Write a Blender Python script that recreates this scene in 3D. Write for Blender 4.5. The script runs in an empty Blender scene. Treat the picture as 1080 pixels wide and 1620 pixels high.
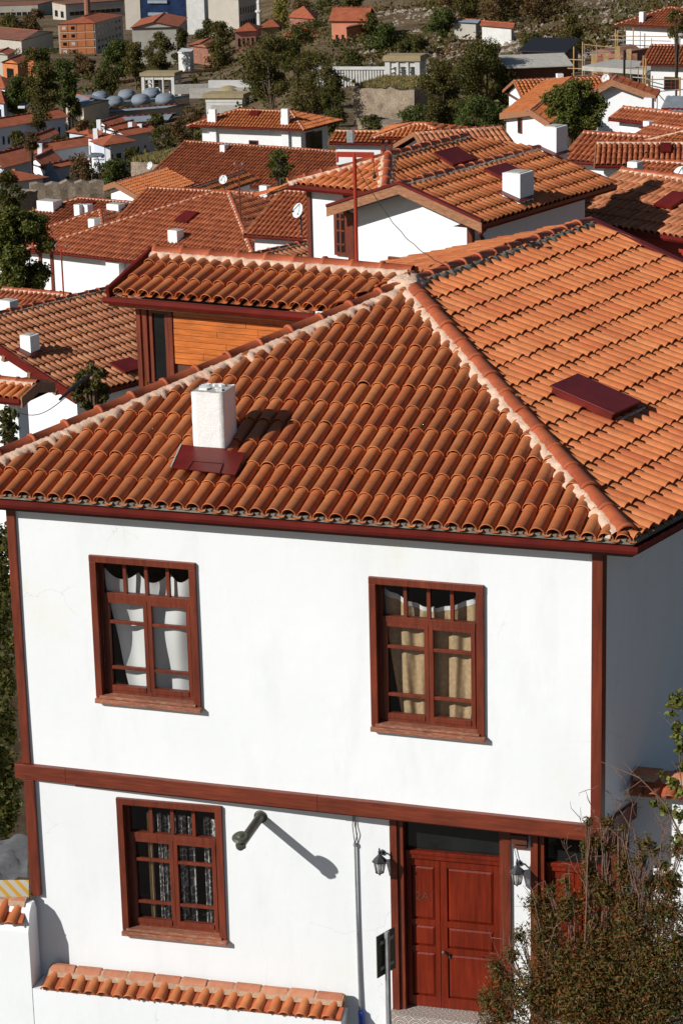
import bpy, math, random
import numpy as np
from mathutils import Vector, Matrix
S=bpy.context.scene; COL=S.collection
R=math.radians
rng=np.random.default_rng(7); random.seed(7)
A3=lambda *a: np.array(a,float)
# ------------------------------------------------------------------ camera
FPX=4050.
def nrm(v): v=np.asarray(v,float); return v/np.linalg.norm(v)
_d=nrm([318,-13240,-FPX]); _Z=-_d; _X=-A3(-12900,964,-FPX); _X=nrm(_X-_Z*_X.dot(_Z)); _Y=np.cross(_Z,_X)
MW=np.stack([_X,_Y,_Z])
def ray(px,py): return nrm(MW@A3(px-540,810-py,-FPX))
_r=ray(948,1318); CAM=-_r*(27./_r[1])+A3(0,0,2.70)
cd=bpy.data.cameras.new('camera'); cam=bpy.data.objects.new('camera',cd); COL.objects.link(cam)
cd.sensor_fit='VERTICAL'; cd.sensor_height=36; cd.sensor_width=24; cd.lens=90; cd.clip_start=1; cd.clip_end=6000
cam.matrix_world=Matrix([list(MW[i])+[CAM[i]] for i in range(3)]+[[0,0,0,1]]); S.camera=cam
# a ray through a photo position meets a plane / a height / a range
def on_plane(px,py,P,n): r=ray(px,py); return CAM+r*((np.asarray(P)-CAM).dot(n)/r.dot(n))
def on_y(px,py,y=0.): return on_plane(px,py,A3(0,y,0),A3(0,1,0))
def on_z(px,py,z): return on_plane(px,py,A3(0,0,z),A3(0,0,1))
def at(px,py,d): r=ray(px,py); return CAM+r*(d/math.hypot(r[0],r[1]))
def proj(p): c=MW.T@(np.asarray(p)-CAM); return 540-FPX*c[0]/c[2],810+FPX*c[1]/c[2]
def hd(a): return A3(math.cos(R(a)),math.sin(R(a)),0)
UP=A3(0,0,1)
# ------------------------------------------------------------------ object helpers
def tag(o,label=None,cat=None,group=None,kind=None):
    if label: o['label']=label
    if cat: o['category']=cat
    if group: o['group']=group
    if kind: o['kind']=kind
    return o
def empty(name,loc,label=None,cat=None,group=None):
    o=bpy.data.objects.new(name,None); COL.objects.link(o); o.location=[float(x) for x in loc]; o.empty_display_size=.3
    bpy.context.view_layer.update() if False else None
    return tag(o,label,cat,group)
def link(name,me,mat,parent=None,smooth=False):
    o=bpy.data.objects.new(name,me); COL.objects.link(o)
    if mat is not None: me.materials.append(mat)
    if parent is not None:
        o.parent=parent
        t=A3(0,0,0); q=parent
        while q is not None: t=t+A3(*q.location); q=q.parent
        o.matrix_parent_inverse=Matrix.Identity(4); o.location=[-float(x) for x in t]
        if o.location.length>0:   # keep mesh data in world units; move origin to the thing
            me.transform(Matrix.Translation(o.location)); o.location=(0,0,0)
    if smooth: me.shade_smooth()
    return o
def np_mesh(name,V,Fq,mat=None,parent=None,smooth=False):
    V=np.asarray(V,np.float32).reshape(-1,3); Fq=np.asarray(Fq,np.int32); k=Fq.shape[1]
    me=bpy.data.meshes.new(name); me.vertices.add(len(V)); me.vertices.foreach_set('co',V.ravel())
    me.loops.add(Fq.size); me.loops.foreach_set('vertex_index',Fq.ravel())
    me.polygons.add(len(Fq)); me.polygons.foreach_set('loop_start',np.arange(0,Fq.size,k,dtype=np.int32))
    try: me.polygons.foreach_set('loop_total',np.full(len(Fq),k,np.int32))
    except Exception: pass
    me.update(calc_edges=True); me.validate()
    return link(name,me,mat,parent,smooth)
class MB:
    """collects faces into one mesh"""
    def __init__(s): s.v=[]; s.f=[]
    def add(s,V,Fs):
        b=len(s.v); s.v+= [tuple(float(c) for c in p) for p in V]; s.f+=[tuple(i+b for i in f) for f in Fs]; return s
    def poly(s,pts): return s.add(pts,[tuple(range(len(pts)))])
    def box(s,c,ax,ay,az,hx,hy,hz):
        c=np.asarray(c,float); V=[c+ax*hx*i+ay*hy*j+az*hz*k for k in(-1,1) for j in(-1,1) for i in(-1,1)]
        return s.add(V,[(0,2,3,1),(4,5,7,6),(0,1,5,4),(2,6,7,3),(0,4,6,2),(1,3,7,5)])
    def prism(s,base,top):
        n=len(base); V=list(base)+list(top)
        return s.add(V,[tuple(range(n))[::-1],tuple(range(n,2*n))]+[(i,(i+1)%n,n+(i+1)%n,n+i) for i in range(n)])
    def tube(s,pts,r,k=8,cap=True):
        pts=[np.asarray(p,float) for p in pts]; n=len(pts); rs=r if hasattr(r,'__len__') else [r]*n
        V=[];prev=None
        for i,p in enumerate(pts):
            t=nrm(pts[min(i+1,n-1)]-pts[max(i-1,0)])
            if prev is None: a=np.cross(t,UP); a=np.cross(t,A3(1,0,0)) if np.linalg.norm(a)<.05 else a
            else: a=prev-t*prev.dot(t)
            a=nrm(a); prev=a; b=np.cross(t,a)
            V+=[p+rs[i]*(a*math.cos(2*math.pi*q/k)+b*math.sin(2*math.pi*q/k)) for q in range(k)]
        Fs=[(i*k+q,i*k+(q+1)%k,(i+1)*k+(q+1)%k,(i+1)*k+q) for i in range(n-1) for q in range(k)]
        if cap: Fs+=[tuple(range(k))[::-1],tuple((n-1)*k+q for q in range(k))]
        return s.add(V,Fs)
    def lathe(s,c,prof,ax=UP,k=12,a0=None):
        ax=nrm(ax); a=np.cross(ax,A3(1,0,0)) if a0 is None else a0
        if np.linalg.norm(a)<.1: a=np.cross(ax,A3(0,1,0))
        a=nrm(a); b=np.cross(ax,a); c=np.asarray(c,float)
        V=[c+ax*h+r*(a*math.cos(2*math.pi*q/k)+b*math.sin(2*math.pi*q/k)) for h,r in prof for q in range(k)]; n=len(prof)
        Fs=[(i*k+q,i*k+(q+1)%k,(i+1)*k+(q+1)%k,(i+1)*k+q) for i in range(n-1) for q in range(k)]
        Fs+=[tuple(range(k))[::-1],tuple((n-1)*k+q for q in range(k))]
        return s.add(V,Fs)
    def sweep(s,path,prof,outs,closed=True):
        """prof [(w,z)] swept along horizontal path; outs = outward unit vector of each segment; mitred"""
        n=len(path); V=[]
        for i,p in enumerate(path):
            o1=outs[max(i-1,0)]; o2=outs[min(i,n-2)]
            m=o1+o2; m=m/ (m.dot(o2)) if i not in(0,n-1) else (o2 if i==0 else o1)
            V+=[np.asarray(p)+m*w+UP*z for w,z in prof]
        k=len(prof); Fs=[(i*k+q,i*k+(q+1)%k,(i+1)*k+(q+1)%k,(i+1)*k+q) for i in range(n-1) for q in range(k if closed else k-1)]
        if closed: Fs+=[tuple(range(k))[::-1],tuple((n-1)*k+q for q in range(k))]
        return s.add(V,Fs)
    def build(s,name,mat,parent=None,smooth=False,bevel=0):
        me=bpy.data.meshes.new(name); me.from_pydata(s.v,[],s.f); me.validate()
        import bmesh
        bm=bmesh.new(); bm.from_mesh(me); bmesh.ops.recalc_face_normals(bm,faces=bm.faces)
        if bevel: bmesh.ops.bevel(bm,geom=[e for e in bm.edges if len(e.link_faces)==2 and e.calc_face_angle(0)>.6],offset=bevel,segments=2,affect='EDGES',profile=.6)
        bm.to_mesh(me); bm.free()
        o=link(name,me,mat,parent,smooth)
        return o
# ------------------------------------------------------------------ materials
MAT={}
def newmat(name):
    m=bpy.data.materials.new(name); m.use_nodes=True; nt=m.node_tree; b=nt.nodes['Principled BSDF']; MAT[name]=m
    return m,nt,b
def N(nt,t,**k):
    n=nt.nodes.new(t)
    for a,v in k.items():
        if a in n.inputs: n.inputs[a].default_value=v
        else: setattr(n,a,v)
    return n
def ramp(nt,stops,interp='LINEAR'):
    n=nt.nodes.new('ShaderNodeValToRGB'); n.color_ramp.interpolation=interp; e=n.color_ramp.elements
    while len(e)<len(stops): e.new(.5)
    for q,(p,c) in zip(e,stops): q.position=p; q.color=(*c,1) if len(c)==3 else c
    return n
def tex(nt,scale,detail=4,rough=.6,stretch=(1,1,1)):
    tc=nt.nodes.new('ShaderNodeTexCoord'); mp=nt.nodes.new('ShaderNodeMapping'); mp.inputs['Scale'].default_value=stretch
    nz=N(nt,'ShaderNodeTexNoise',Scale=scale,Detail=detail,Roughness=rough)
    nt.links.new(tc.outputs['Object'],mp.inputs[0]); nt.links.new(mp.outputs[0],nz.inputs['Vector']); return nz
def mixc(nt,a,b,f,blend='MIX'):
    n=nt.nodes.new('ShaderNodeMix'); n.data_type='RGBA'; n.blend_type=blend
    for s,v in((0,f),(6,a),(7,b)):
        if hasattr(v,'links') or hasattr(v,'is_linked'): nt.links.new(v,n.inputs[s])
        elif s==0: n.inputs[0].default_value=v
        else: n.inputs[s].default_value=(*v,1)
    return n.outputs[2]
def bump(nt,b,h,st=.3,dist=.02):
    n=N(nt,'ShaderNodeBump',Strength=st,Distance=dist); nt.links.new(h,n.inputs['Height']); nt.links.new(n.outputs[0],b.inputs['Normal'])
def simple(name,c,rough=.6,var=.15,scale=6,bmp=0,metal=0,stretch=(1,1,1),spec=.5,c2=None,bscale=None):
    m,nt,b=newmat(name); nz=tex(nt,scale,5,.65,stretch)
    lo=tuple(x*(1-var) for x in c) if c2 is None else c2; hi=tuple(min(1,x*(1+var)) for x in c)
    r=ramp(nt,[(.3,lo),(.7,hi)]); nt.links.new(nz.outputs[0],r.inputs[0]); nt.links.new(r.outputs[0],b.inputs['Base Color'])
    b.inputs['Roughness'].default_value=rough; b.inputs['Metallic'].default_value=metal; b.inputs['Specular IOR Level'].default_value=spec
    if bmp:
        n2=tex(nt,bscale or scale*3,6,.7,stretch); bump(nt,b,n2.outputs[0],bmp)
    return m
def wear(name,c,lo=.66,scale=26,stretch=(3,3,1)):
    m=MAT[name]; nt=m.node_tree; b=nt.nodes['Principled BSDF']; l=b.inputs['Base Color'].links[0].from_socket; nz=tex(nt,scale,6,.75,stretch); r=ramp(nt,[(lo,(0,0,0)),(lo+.08,(1,1,1))]); nt.links.new(nz.outputs[0],r.inputs[0]); nt.links.new(mixc(nt,l,c,r.outputs[0]),b.inputs['Base Color'])
    n3=tex(nt,1.1,4,.6); r3=ramp(nt,[(.3,(.72,.70,.70)),(.7,(1.15,1.15,1.15))]); nt.links.new(n3.outputs[0],r3.inputs[0]); l=b.inputs['Base Color'].links[0].from_socket; nt.links.new(mixc(nt,l,r3.outputs[0],1.,'MULTIPLY'),b.inputs['Base Color'])
def tile_mat(name,cols,dark=.74,nscale=9):
    m,nt,b=newmat(name); g=nt.nodes.new('ShaderNodeNewGeometry')
    r=ramp(nt,[(i/(len(cols)-1),c) for i,c in enumerate(cols)]); nt.links.new(g.outputs['Random Per Island'],r.inputs[0])
    nz=tex(nt,nscale,6,.7); w=ramp(nt,[(.32,(dark,dark*.95,dark*.9)),(.6,(1,1,1))]); nt.links.new(nz.outputs[0],w.inputs[0])
    c=mixc(nt,r.outputs[0],w.outputs[0],.75,'MULTIPLY')
    n3=tex(nt,1.3,4,.6); w3=ramp(nt,[(.3,(.80,.77,.76)),(.62,(1.05,1.03,1.0))]); nt.links.new(n3.outputs[0],w3.inputs[0])
    c=mixc(nt,c,w3.outputs[0],.8,'MULTIPLY')
    n2=tex(nt,55,3,.7); l=ramp(nt,[(.66,(0,0,0)),(.76,(1,1,1))]); nt.links.new(n2.outputs[0],l.inputs[0])
    c=mixc(nt,c,(.62,.50,.38),l.outputs[0])
    nt.links.new(c,b.inputs['Base Color']); b.inputs['Roughness'].default_value=.62; b.inputs['Specular IOR Level'].default_value=.35
    bump(nt,b,n2.outputs[0],.25,.004); return m
TC=[(.51,.145,.046),(.55,.175,.058),(.58,.20,.070),(.53,.16,.052),(.585,.205,.073),(.56,.175,.057),(.49,.13,.044),(.565,.185,.063),(.54,.168,.056)]
tile_mat('tile',TC)
tile_mat('tile_red',[(.26,.066,.025),(.35,.092,.034),(.41,.12,.046),(.30,.08,.03),(.37,.10,.038)],.6,3)
tile_mat('tile_orange',[(.50,.15,.04),(.58,.18,.055),(.62,.21,.07),(.48,.13,.04)],.6,3)
tile_mat('cap',[(.38,.085,.035),(.46,.115,.045),(.42,.10,.04)],.7)
simple('deck',(.16,.06,.03),.9)
tile_mat('tile_dusty',[(.40,.14,.06),(.48,.18,.08),(.54,.23,.11),(.43,.15,.065),(.50,.20,.09)],.6,4)
# plaster: white lime render with faint yellowish patches and trowel relief
m,nt,b=newmat('plaster'); nz=tex(nt,.55,5,.6); r=ramp(nt,[(.35,(.83,.86,.885)),(.62,(.80,.83,.845)),(.8,(.80,.78,.68))]); nt.links.new(nz.outputs[0],r.inputs[0])
n2=tex(nt,2.2,6,.7,(1,1,.25)); r2=ramp(nt,[(.25,(.90,.90,.89)),(.5,(1,1,1))]); nt.links.new(n2.outputs[0],r2.inputs[0])
c=mixc(nt,r.outputs[0],r2.outputs[0],.7,'MULTIPLY')
tc=nt.nodes.new('ShaderNodeTexCoord'); dz_=tex(nt,1.6,5,.6); ad=nt.nodes.new('ShaderNodeVectorMath'); ad.operation='MULTIPLY_ADD'; ad.inputs[1].default_value=(.55,.55,.55); nt.links.new(dz_.outputs[1],ad.inputs[0]); nt.links.new(tc.outputs['Object'],ad.inputs[2])
vo=N(nt,'ShaderNodeTexVoronoi',Scale=.55); vo.feature='DISTANCE_TO_EDGE'; nt.links.new(ad.outputs[0],vo.inputs['Vector']); cr=ramp(nt,[(.0,(.86,.85,.83)),(.003,(1,1,1))]); nt.links.new(vo.outputs['Distance'],cr.inputs[0])
mk=tex(nt,.45,2,.5); mr=ramp(nt,[(.50,(0,0,0)),(.58,(1,1,1))]); nt.links.new(mk.outputs[0],mr.inputs[0]); c=mixc(nt,c,mixc(nt,c,cr.outputs[0],1.,'MULTIPLY'),mr.outputs[0])
nt.links.new(c,b.inputs['Base Color']); b.inputs['Roughness'].default_value=.85; b.inputs['Specular IOR Level'].default_value=.2
n3=tex(nt,7,6,.6); bump(nt,b,n3.outputs[0],.14,.02)
simple('plaster_far',(.80,.81,.82),.9,.05,.8,spec=.2)
simple('rough_plaster',(.86,.86,.84),.95,.05,25,.5,spec=.1,bscale=60)
simple('mortar',(.66,.46,.34),.95,.16,9,.6,spec=.1,bscale=30)
simple('wood',(.155,.029,.012),.42,.32,3,.25,stretch=(9,9,.8),bscale=5)
simple('wood_h',(.165,.030,.012),.42,.32,3,.25,stretch=(.8,9,9),bscale=5)
simple('wood_sill',(.31,.10,.05),.7,.35,5,.4,stretch=(1,10,10),bscale=8)
simple('door_wood',(.165,.018,.006),.33,.30,2.5,.15,stretch=(9,9,.7),bscale=5,spec=.3)
simple('dark_wood',(.10,.028,.015),.6,.3,4)
simple('board_wood',(.55,.15,.025),.4,.30,2.2,.3,stretch=(.7,4,8),bscale=6)
simple('verge_wood',(.30,.13,.06),.7,.4,4,.3,stretch=(1,4,4))
simple('red_metal',(.13,.010,.006),.42,.2,3,spec=.4)
simple('red_post',(.33,.035,.015),.35,.15,8,spec=.6)
simple('iron',(.05,.05,.055),.45,.4,20,metal=.3)
simple('grey_metal',(.30,.31,.32),.5,.25,8,metal=.4)
simple('pipe_metal',(.10,.095,.075),.42,.4,10,metal=.5)
simple('olive_metal',(.05,.055,.035),.5,.2,6)
simple('white_edge',(.55,.60,.62),.4,.1,9,metal=.3)
simple('dish',(.62,.66,.66),.45,.06,4)
simple('stone',(.33,.27,.21),.95,.45,3.5,1.0,bscale=8)
simple('concrete',(.42,.40,.36),.9,.2,2,.3)
simple('bed',(.20,.19,.15),.95,.3,9,.4)
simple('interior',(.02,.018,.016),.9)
simple('bark',(.10,.065,.04),.9,.4,12,.6)
simple('twig',(.17,.09,.06),.8,.4,20)
simple('blue_plastic',(.02,.06,.45),.4,.1,5)
simple('tarp',(.12,.12,.125),.6,.3,5)
simple('black',(.015,.015,.017),.5,.1,5)
simple('asphalt',(.09,.085,.08),.95,.3,1.5,.4,bscale=30)
wear('wood',(.26,.13,.08)); wear('wood_h',(.26,.13,.08),.66,26,(1,3,3)); wear('door_wood',(.24,.06,.03),.70); wear('wood_sill',(.34,.24,.17),.52,12,(1,4,4)); wear('board_wood',(.35,.12,.04),.62,14,(1,4,6)); wear('red_metal',(.22,.05,.035),.68,18,(1,1,1))
m,nt,b=newmat('glass')
for n in list(nt.nodes):
    if n.type!='OUTPUT_MATERIAL': nt.nodes.remove(n)
tr=N(nt,'ShaderNodeBsdfTransparent'); tr.inputs[0].default_value=(.92,.92,.90,1); gl=N(nt,'ShaderNodeBsdfGlossy',Roughness=.03); fr=N(nt,'ShaderNodeLayerWeight',Blend=.12); mx=N(nt,'ShaderNodeMixShader')
rf=ramp(nt,[(0,(.03,.03,.03)),(1,(.4,.4,.4))]); nt.links.new(fr.outputs['Facing'],rf.inputs[0]); nt.links.new(rf.outputs[0],mx.inputs[0]); nt.links.new(tr.outputs[0],mx.inputs[1]); nt.links.new(gl.outputs[0],mx.inputs[2])
nt.links.new(mx.outputs[0],[n for n in nt.nodes if n.type=='OUTPUT_MATERIAL'][0].inputs[0])
simple('dark_glass',(.012,.014,.014),.08,.3,2)
def cloth(name,c1,c2,sc=30):
    m,nt,b=newmat(name); nz=tex(nt,sc,3,.6); r=ramp(nt,[(.45,c1),(.7,c2)]); nt.links.new(nz.outputs[0],r.inputs[0]); nt.links.new(r.outputs[0],b.inputs['Base Color']); b.inputs['Roughness'].default_value=.75
cloth('curtain_white',(.60,.63,.66),(.62,.62,.60)); cloth('curtain_beige',(.36,.25,.14),(.47,.35,.21),22)
def leaf_mat(name,cols,trans=.25):
    m,nt,b=newmat(name); g=nt.nodes.new('ShaderNodeNewGeometry')
    r=ramp(nt,[(i/(len(cols)-1),c) for i,c in enumerate(cols)]); nt.links.new(g.outputs['Random Per Island'],r.inputs[0]); nt.links.new(r.outputs[0],b.inputs['Base Color'])
    b.inputs['Roughness'].default_value=.6; b.inputs['Specular IOR Level'].default_value=.25
    t=nt.nodes.new('ShaderNodeBsdfTranslucent'); nt.links.new(r.outputs[0],t.inputs[0]); mx=N(nt,'ShaderNodeMixShader'); mx.inputs[0].default_value=trans
    o=[n for n in nt.nodes if n.type=='OUTPUT_MATERIAL'][0]; nt.links.new(b.outputs[0],mx.inputs[1]); nt.links.new(t.outputs[0],mx.inputs[2]); nt.links.new(mx.outputs[0],o.inputs[0])
leaf_mat('leaf_green',[(.04,.06,.010),(.065,.09,.015),(.09,.115,.022),(.05,.07,.012),(.13,.13,.03)])
leaf_mat('leaf_dark',[(.042,.050,.010),(.060,.068,.012),(.085,.082,.016),(.13,.10,.022)])
leaf_mat('leaf_olive',[(.08,.065,.014),(.095,.09,.02),(.125,.10,.025),(.06,.065,.014),(.15,.10,.025)])
leaf_mat('leaf_brown',[(.11,.06,.02),(.14,.08,.03),(.10,.07,.03),(.17,.09,.03),(.08,.07,.02)])
leaf_mat('leaf_yellow',[(.20,.18,.03),(.26,.20,.03),(.14,.15,.03)])
leaf_mat('juniper',[(.13,.06,.018),(.055,.055,.012),(.12,.08,.018),(.22,.08,.025),(.17,.08,.02),(.05,.06,.010),(.20,.075,.02),(.09,.10,.018),(.06,.075,.015),(.03,.045,.008)])
leaf_mat('leaf_sun',[(.07,.085,.014),(.11,.125,.02),(.15,.155,.028),(.05,.07,.012),(.20,.17,.035)])
leaf_mat('rose_leaf',[(.10,.13,.02),(.20,.22,.04),(.07,.10,.015),(.16,.14,.03)])
leaf_mat('dry_grass',[(.28,.21,.08),(.35,.27,.11),(.20,.17,.06),(.15,.14,.04)])
# ------------------------------------------------------------------ roof tiles
def uv_frame(Aa,Bb,poly):
    Aa=np.asarray(Aa,float);U=nrm(np.asarray(Bb)-Aa); n=A3(0,0,0)
    for i in range(1,len(poly)-1): n=n+np.cross(poly[i]-poly[0],poly[i+1]-poly[0])
    n=nrm(n); n=n if n[2]>0 else -n
    U=nrm(U-n*U.dot(n)); V=np.cross(n,U)
    c=sum(poly)/len(poly)
    if (c-Aa).dot(V)<0: U=-U; V=-V
    return Aa,U,V,n
def bounds(uv,u):
    lo=np.full(u.shape,np.inf); hi=np.full(u.shape,-np.inf); n=len(uv)
    for i in range(n):
        (u0,v0),(u1,v1)=uv[i],uv[(i+1)%n]
        if abs(u1-u0)<1e-6: continue
        t=(u-u0)/(u1-u0); ok=(t>=-1e-6)&(t<=1+1e-6); v=v0+t*(v1-v0)
        lo=np.where(ok,np.minimum(lo,v),lo); hi=np.where(ok,np.maximum(hi,v),hi)
    return lo,hi
def tiles(poly,Aa,Bb,mat,parent,sp=.19,L=.42,det=2,name='tile_field',cut=.02,sc=1.):
    poly=[np.asarray(p,float) for p in poly]; O,U,V,n=uv_frame(Aa,Bb,poly)
    uv=[((p-O).dot(U),(p-O).dot(V)) for p in poly]
    us=[q[0] for q in uv]; vs=[q[1] for q in uv]; u0,u1=min(us),max(us); v0,v1=min(vs),max(vs)
    nc=max(1,int(round((u1-u0)/sp))); sp=(u1-u0)/nc; k=sp/.19
    cu=u0+sp*(np.arange(nc)+.5); nr=int(math.ceil((v1-v0)/L)); rv=v0+L*np.arange(nr)
    CU,RV=np.meshgrid(cu,rv); CU=CU.ravel(); RV=RV.ravel()
    lo,hi=bounds(uv,CU); keep=(RV<hi-.06)&(RV+L>lo+.03); CU=CU[keep]; RV=RV[keep]; n_t=len(CU)
    if n_t==0: return None
    allV=[];allF=[];off=0
    def emit(rings,ang,CUx,jit,closed=False):
        nonlocal off
        # rings: (v, rad, height, base) ; ang list
        m=len(rings);K=len(ang); ca=np.cos(ang); sa=np.sin(ang)
        nt_=len(CUx[0]); P=np.zeros((nt_,m,K,3))
        j=rng.normal(0,1,(nt_,4))*jit
        for i,(v,r,h,b0) in enumerate(rings):
            uu=CUx[0][:,None]+j[:,0:1]*.004+r*ca[None]+j[:,3:4]*.004*(v/L-.5); vv=CUx[1][:,None]+v+j[:,1:2]*.010+0*ca[None]
            l2,h2=bounds(uv,np.clip(uu,u0+1e-4,u1-1e-4)); vv=np.minimum(np.maximum(vv,l2-.03),h2)
            nn=b0+h*sa[None]+j[:,2:3]*.003+0*uu
            P[:,i]=O+uu[...,None]*U+vv[...,None]*V+nn[...,None]*n
        idx=(np.arange(m-1)[:,None]*K+np.arange(K-1)[None]).ravel()
        f=np.stack([idx,idx+1,idx+K+1,idx+K],1)
        F_=(np.arange(nt_)[:,None,None]*m*K+f[None]).reshape(-1,4)+off
        allV.append(P.reshape(-1,3)); allF.append(F_); off+=nt_*m*K
    if det==3: ang=np.linspace(0,math.pi,11)
    elif det==2: ang=np.linspace(0,math.pi,7)
    else: ang=np.linspace(0,math.pi,5)
    if det==3:
        emit([(.09,.070*k,.062*k,.018),(.001,.078*k,.070*k,.021),(0,.087*k,.079*k,.021),(.010,.0875*k,.0795*k,.021),(.013,.085*k,.0765*k,.021),(L+.03,.077*k,.068*k,.004)],ang,(CU,RV),1.)
        emit([(0,.060*k,.026,.030),(L+.03,.054*k,.026,.022)],-np.linspace(0,math.pi,6),(np.minimum(CU+sp/2,u1-.001),RV-.03),.6)
    elif det==2:
        emit([(.0,.070*k,.072*k,.02),(0,.082*k,.086*k,.024),(L+.03,.070*k,.070*k,.003)],ang,(CU,RV),1.2)
    else:
        emit([(0,.080*k,.066*k,.035),(L+.01,.074*k,.056*k,.0)],ang,(CU,RV),1.2)
    o=np_mesh(name,np.concatenate(allV),np.concatenate(allF),MAT[mat],parent,smooth=(det>=2))
    return o
def caps(P,Q,nl,nr,parent,r=.105,L=.36,k=9,mw=.20,mort='mortar',seed=0,lift=.03,wr=None,name='ridge_cap',mat='cap',jag=1.):
    """ridge or hip caps from P (low) to Q (high); nl,nr normals of the two roof faces"""
    P=np.asarray(P,float);Q=np.asarray(Q,float); e=nrm(Q-P); Ln=np.linalg.norm(Q-P)
    up=nrm(nl+nr); up=nrm(up-e*up.dot(e)); sd=np.cross(e,up)
    n=max(1,int(round(Ln/L))); l=Ln/n; V=[];F_=[];off=0; an=np.linspace(-.12,math.pi+.12,k)
    g=np.random.default_rng(seed+5)
    for i in range(n):
        o=P+e*l*i+sd*g.normal(0,.006)+up*(lift+g.normal(0,.006)); tw=g.normal(0,.012)
        rings=[(0,r*.90),(0,r*1.08),(.035,r*1.08),(.045,r*1.01),(l+.03,r*.92)]
        for v,rr in rings:
            for a in an: V.append(o+e*v+(sd+up*tw)*rr*math.cos(a)+up*(rr*.92*math.sin(a)+(.012 if rr>r*1.05 else 0)))
        m=len(rings)
        for j in range(m-1):
            for q in range(k-1): b=off+j*k+q; F_.append((b,b+1,b+k+1,b+k))
        off+=m*k
    cp=np_mesh(name,V,F_,MAT[mat],parent,smooth=True)
    if mw:
        st=max(8,int(Ln/(.035 if jag>=1 else .25))); V=[];F_=[]
        dl=np.cross(nl,e); dl=dl if dl.dot(up)<0 else -dl; dr=np.cross(nr,e); dr=dr if dr.dot(up)<0 else -dr
        g=np.random.default_rng(seed+9); ph=g.uniform(0,6,4)
        for i in range(st+1):
            s=i/st*Ln; o=P+e*s
            w=[(mw,wr or mw)[q]*(.88+.13*math.sin(s*(27 if q else 25)+ph[q])*jag+.09*g.normal()*min(1,jag)) for q in(0,1)]
            hh=.075+.005*g.normal()*jag
            V+=[o+dl*max(w[0],.1)+nl*.012,o+dl*w[0]*.93+nl*.07,o+dl*w[0]*.6+nl*(hh+.02),o+up*(.06),o+dr*w[1]*.6+nr*(hh+.02),o+dr*w[1]*.93+nr*.07,o+dr*max(w[1],.1)+nr*.012]
        for i in range(st):
            for q in range(6): b=i*7+q; F_.append((b,b+1,b+8,b+7))
        np_mesh('mortar',V,F_,MAT[mort],parent,smooth=False)
    return cp
def plane_from(Aa,Bb,pitch,inward):
    """plane through the level eave Aa-Bb rising towards 'inward' (horizontal vector) at pitch degrees -> point, normal"""
    U=nrm(np.asarray(Bb)-Aa); h=np.cross(UP,U); h=h if h.dot(inward)>0 else -h
    V=nrm(h+UP*math.tan(R(pitch))); n=np.cross(U,V); n=n if n[2]>0 else -n
    return np.asarray(Aa,float),n,V
# --------------------------------------------------------------------------------------------------
# ================================================================== MAIN HOUSE
SIDE=73.5; LOWA=3.1
sd_dir=hd(SIDE); sd_out=A3(sd_dir[1],-sd_dir[0],0); fr_out=A3(0,-1,0)
G0=on_y(1008,866,-.3); GL=A3(-8.35,-.3,G0[2])
house=empty('town_house',(-3.6,1.5,0),'white two storey house nearest the viewer, terracotta hip roof, three red-brown windows','house')
# roof planes
ze=G0[2]+.03
EC=G0+A3(-.08,.07,.03)     # tile corner
def solve_pitch(px,py):
    best=None
    for b in np.linspace(12,25,1301):
        P,n,V=plane_from(EC,EC+A3(-1,0,0),b,A3(0,1,0)); p=on_plane(px,py,P,n); P2,n2,_=plane_from(EC,EC+sd_dir,b,-sd_out)
        e=abs((p-P2).dot(n2))
        if best is None or e<best[0]: best=(e,b,p,n,n2)
    return best
_,PITCH,APEX,nF,nR=solve_pitch(645,452)
(lambda *a:None)('pitch',PITCH,'apex',APEX)
hipL=on_plane(0,728,EC,nF); dL=hipL-APEX; tL=(EC[1]-APEX[1])/dL[1]; ECL=APEX+dL*tL; ECL[2]=EC[2]
# left plane contains the left hip, pitch equal
hdg=math.atan2(dL[1],dL[0]); md=R(161); mL=A3(math.cos(md),math.sin(md),0); nL=nrm(mL*(-dL[2]/math.hypot(dL[0],dL[1])/math.cos(hdg-md))+UP)
MLV=nrm(mL-UP*((nL[0]*mL[0]+nL[1]*mL[1])/nL[2]))
REND=on_plane(940,356,APEX,UP); REND=APEX+sd_dir*np.linalg.norm((REND-APEX)[:2])
vb=on_plane(1060,416,EC,nR); dv=vb-REND; k=((EC-REND).dot(sd_out))/dv.dot(sd_out); VB=REND+dv*k; VB[2]=EC[2]
roof=MB().poly([ECL,EC,APEX]).poly([EC,VB,REND,APEX]).build('roof',MAT['deck'],house)
tiles([ECL,EC,APEX],ECL,EC,'tile',roof,sp=.195,L=.51,det=3)
tiles([EC,VB,REND,APEX],EC,VB,'tile',roof,sp=.195,L=.445,det=3)
# left and rear slopes (face away)
lb=hd(math.degrees(md)-90); lb=lb if lb[1]>0 else -lb
ELB=ECL+lb*5.5; LT=APEX+lb*.3
MB().poly([ECL,ELB,LT,APEX]).build('rear_slope',MAT['deck'],roof); tiles([ECL,ELB,LT,APEX],ECL,ELB,'tile',roof,det=2)
bk=-sd_out; dn=nrm(bk*1-UP*math.tan(R(PITCH)))
PB=[APEX,REND,REND+dn*4.5,APEX+dn*4.5]; tiles(PB,PB[3],PB[2],'tile',roof,det=2,name='tile_field'); MB().poly([p-UP*.01 for p in PB]).build('rear_slope',MAT['deck'],roof)
nB=nrm(np.cross(sd_dir,dn)); nB=nB if nB[2]>0 else -nB
caps(ECL+UP*.02,APEX,nL,nF,roof,seed=1,mw=.25,L=.50)
caps_=1
caps(EC+(APEX-EC)*.02,APEX,nF,nR,roof,seed=2,mw=.215,wr=.10,L=.50,r=.115)
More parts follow.
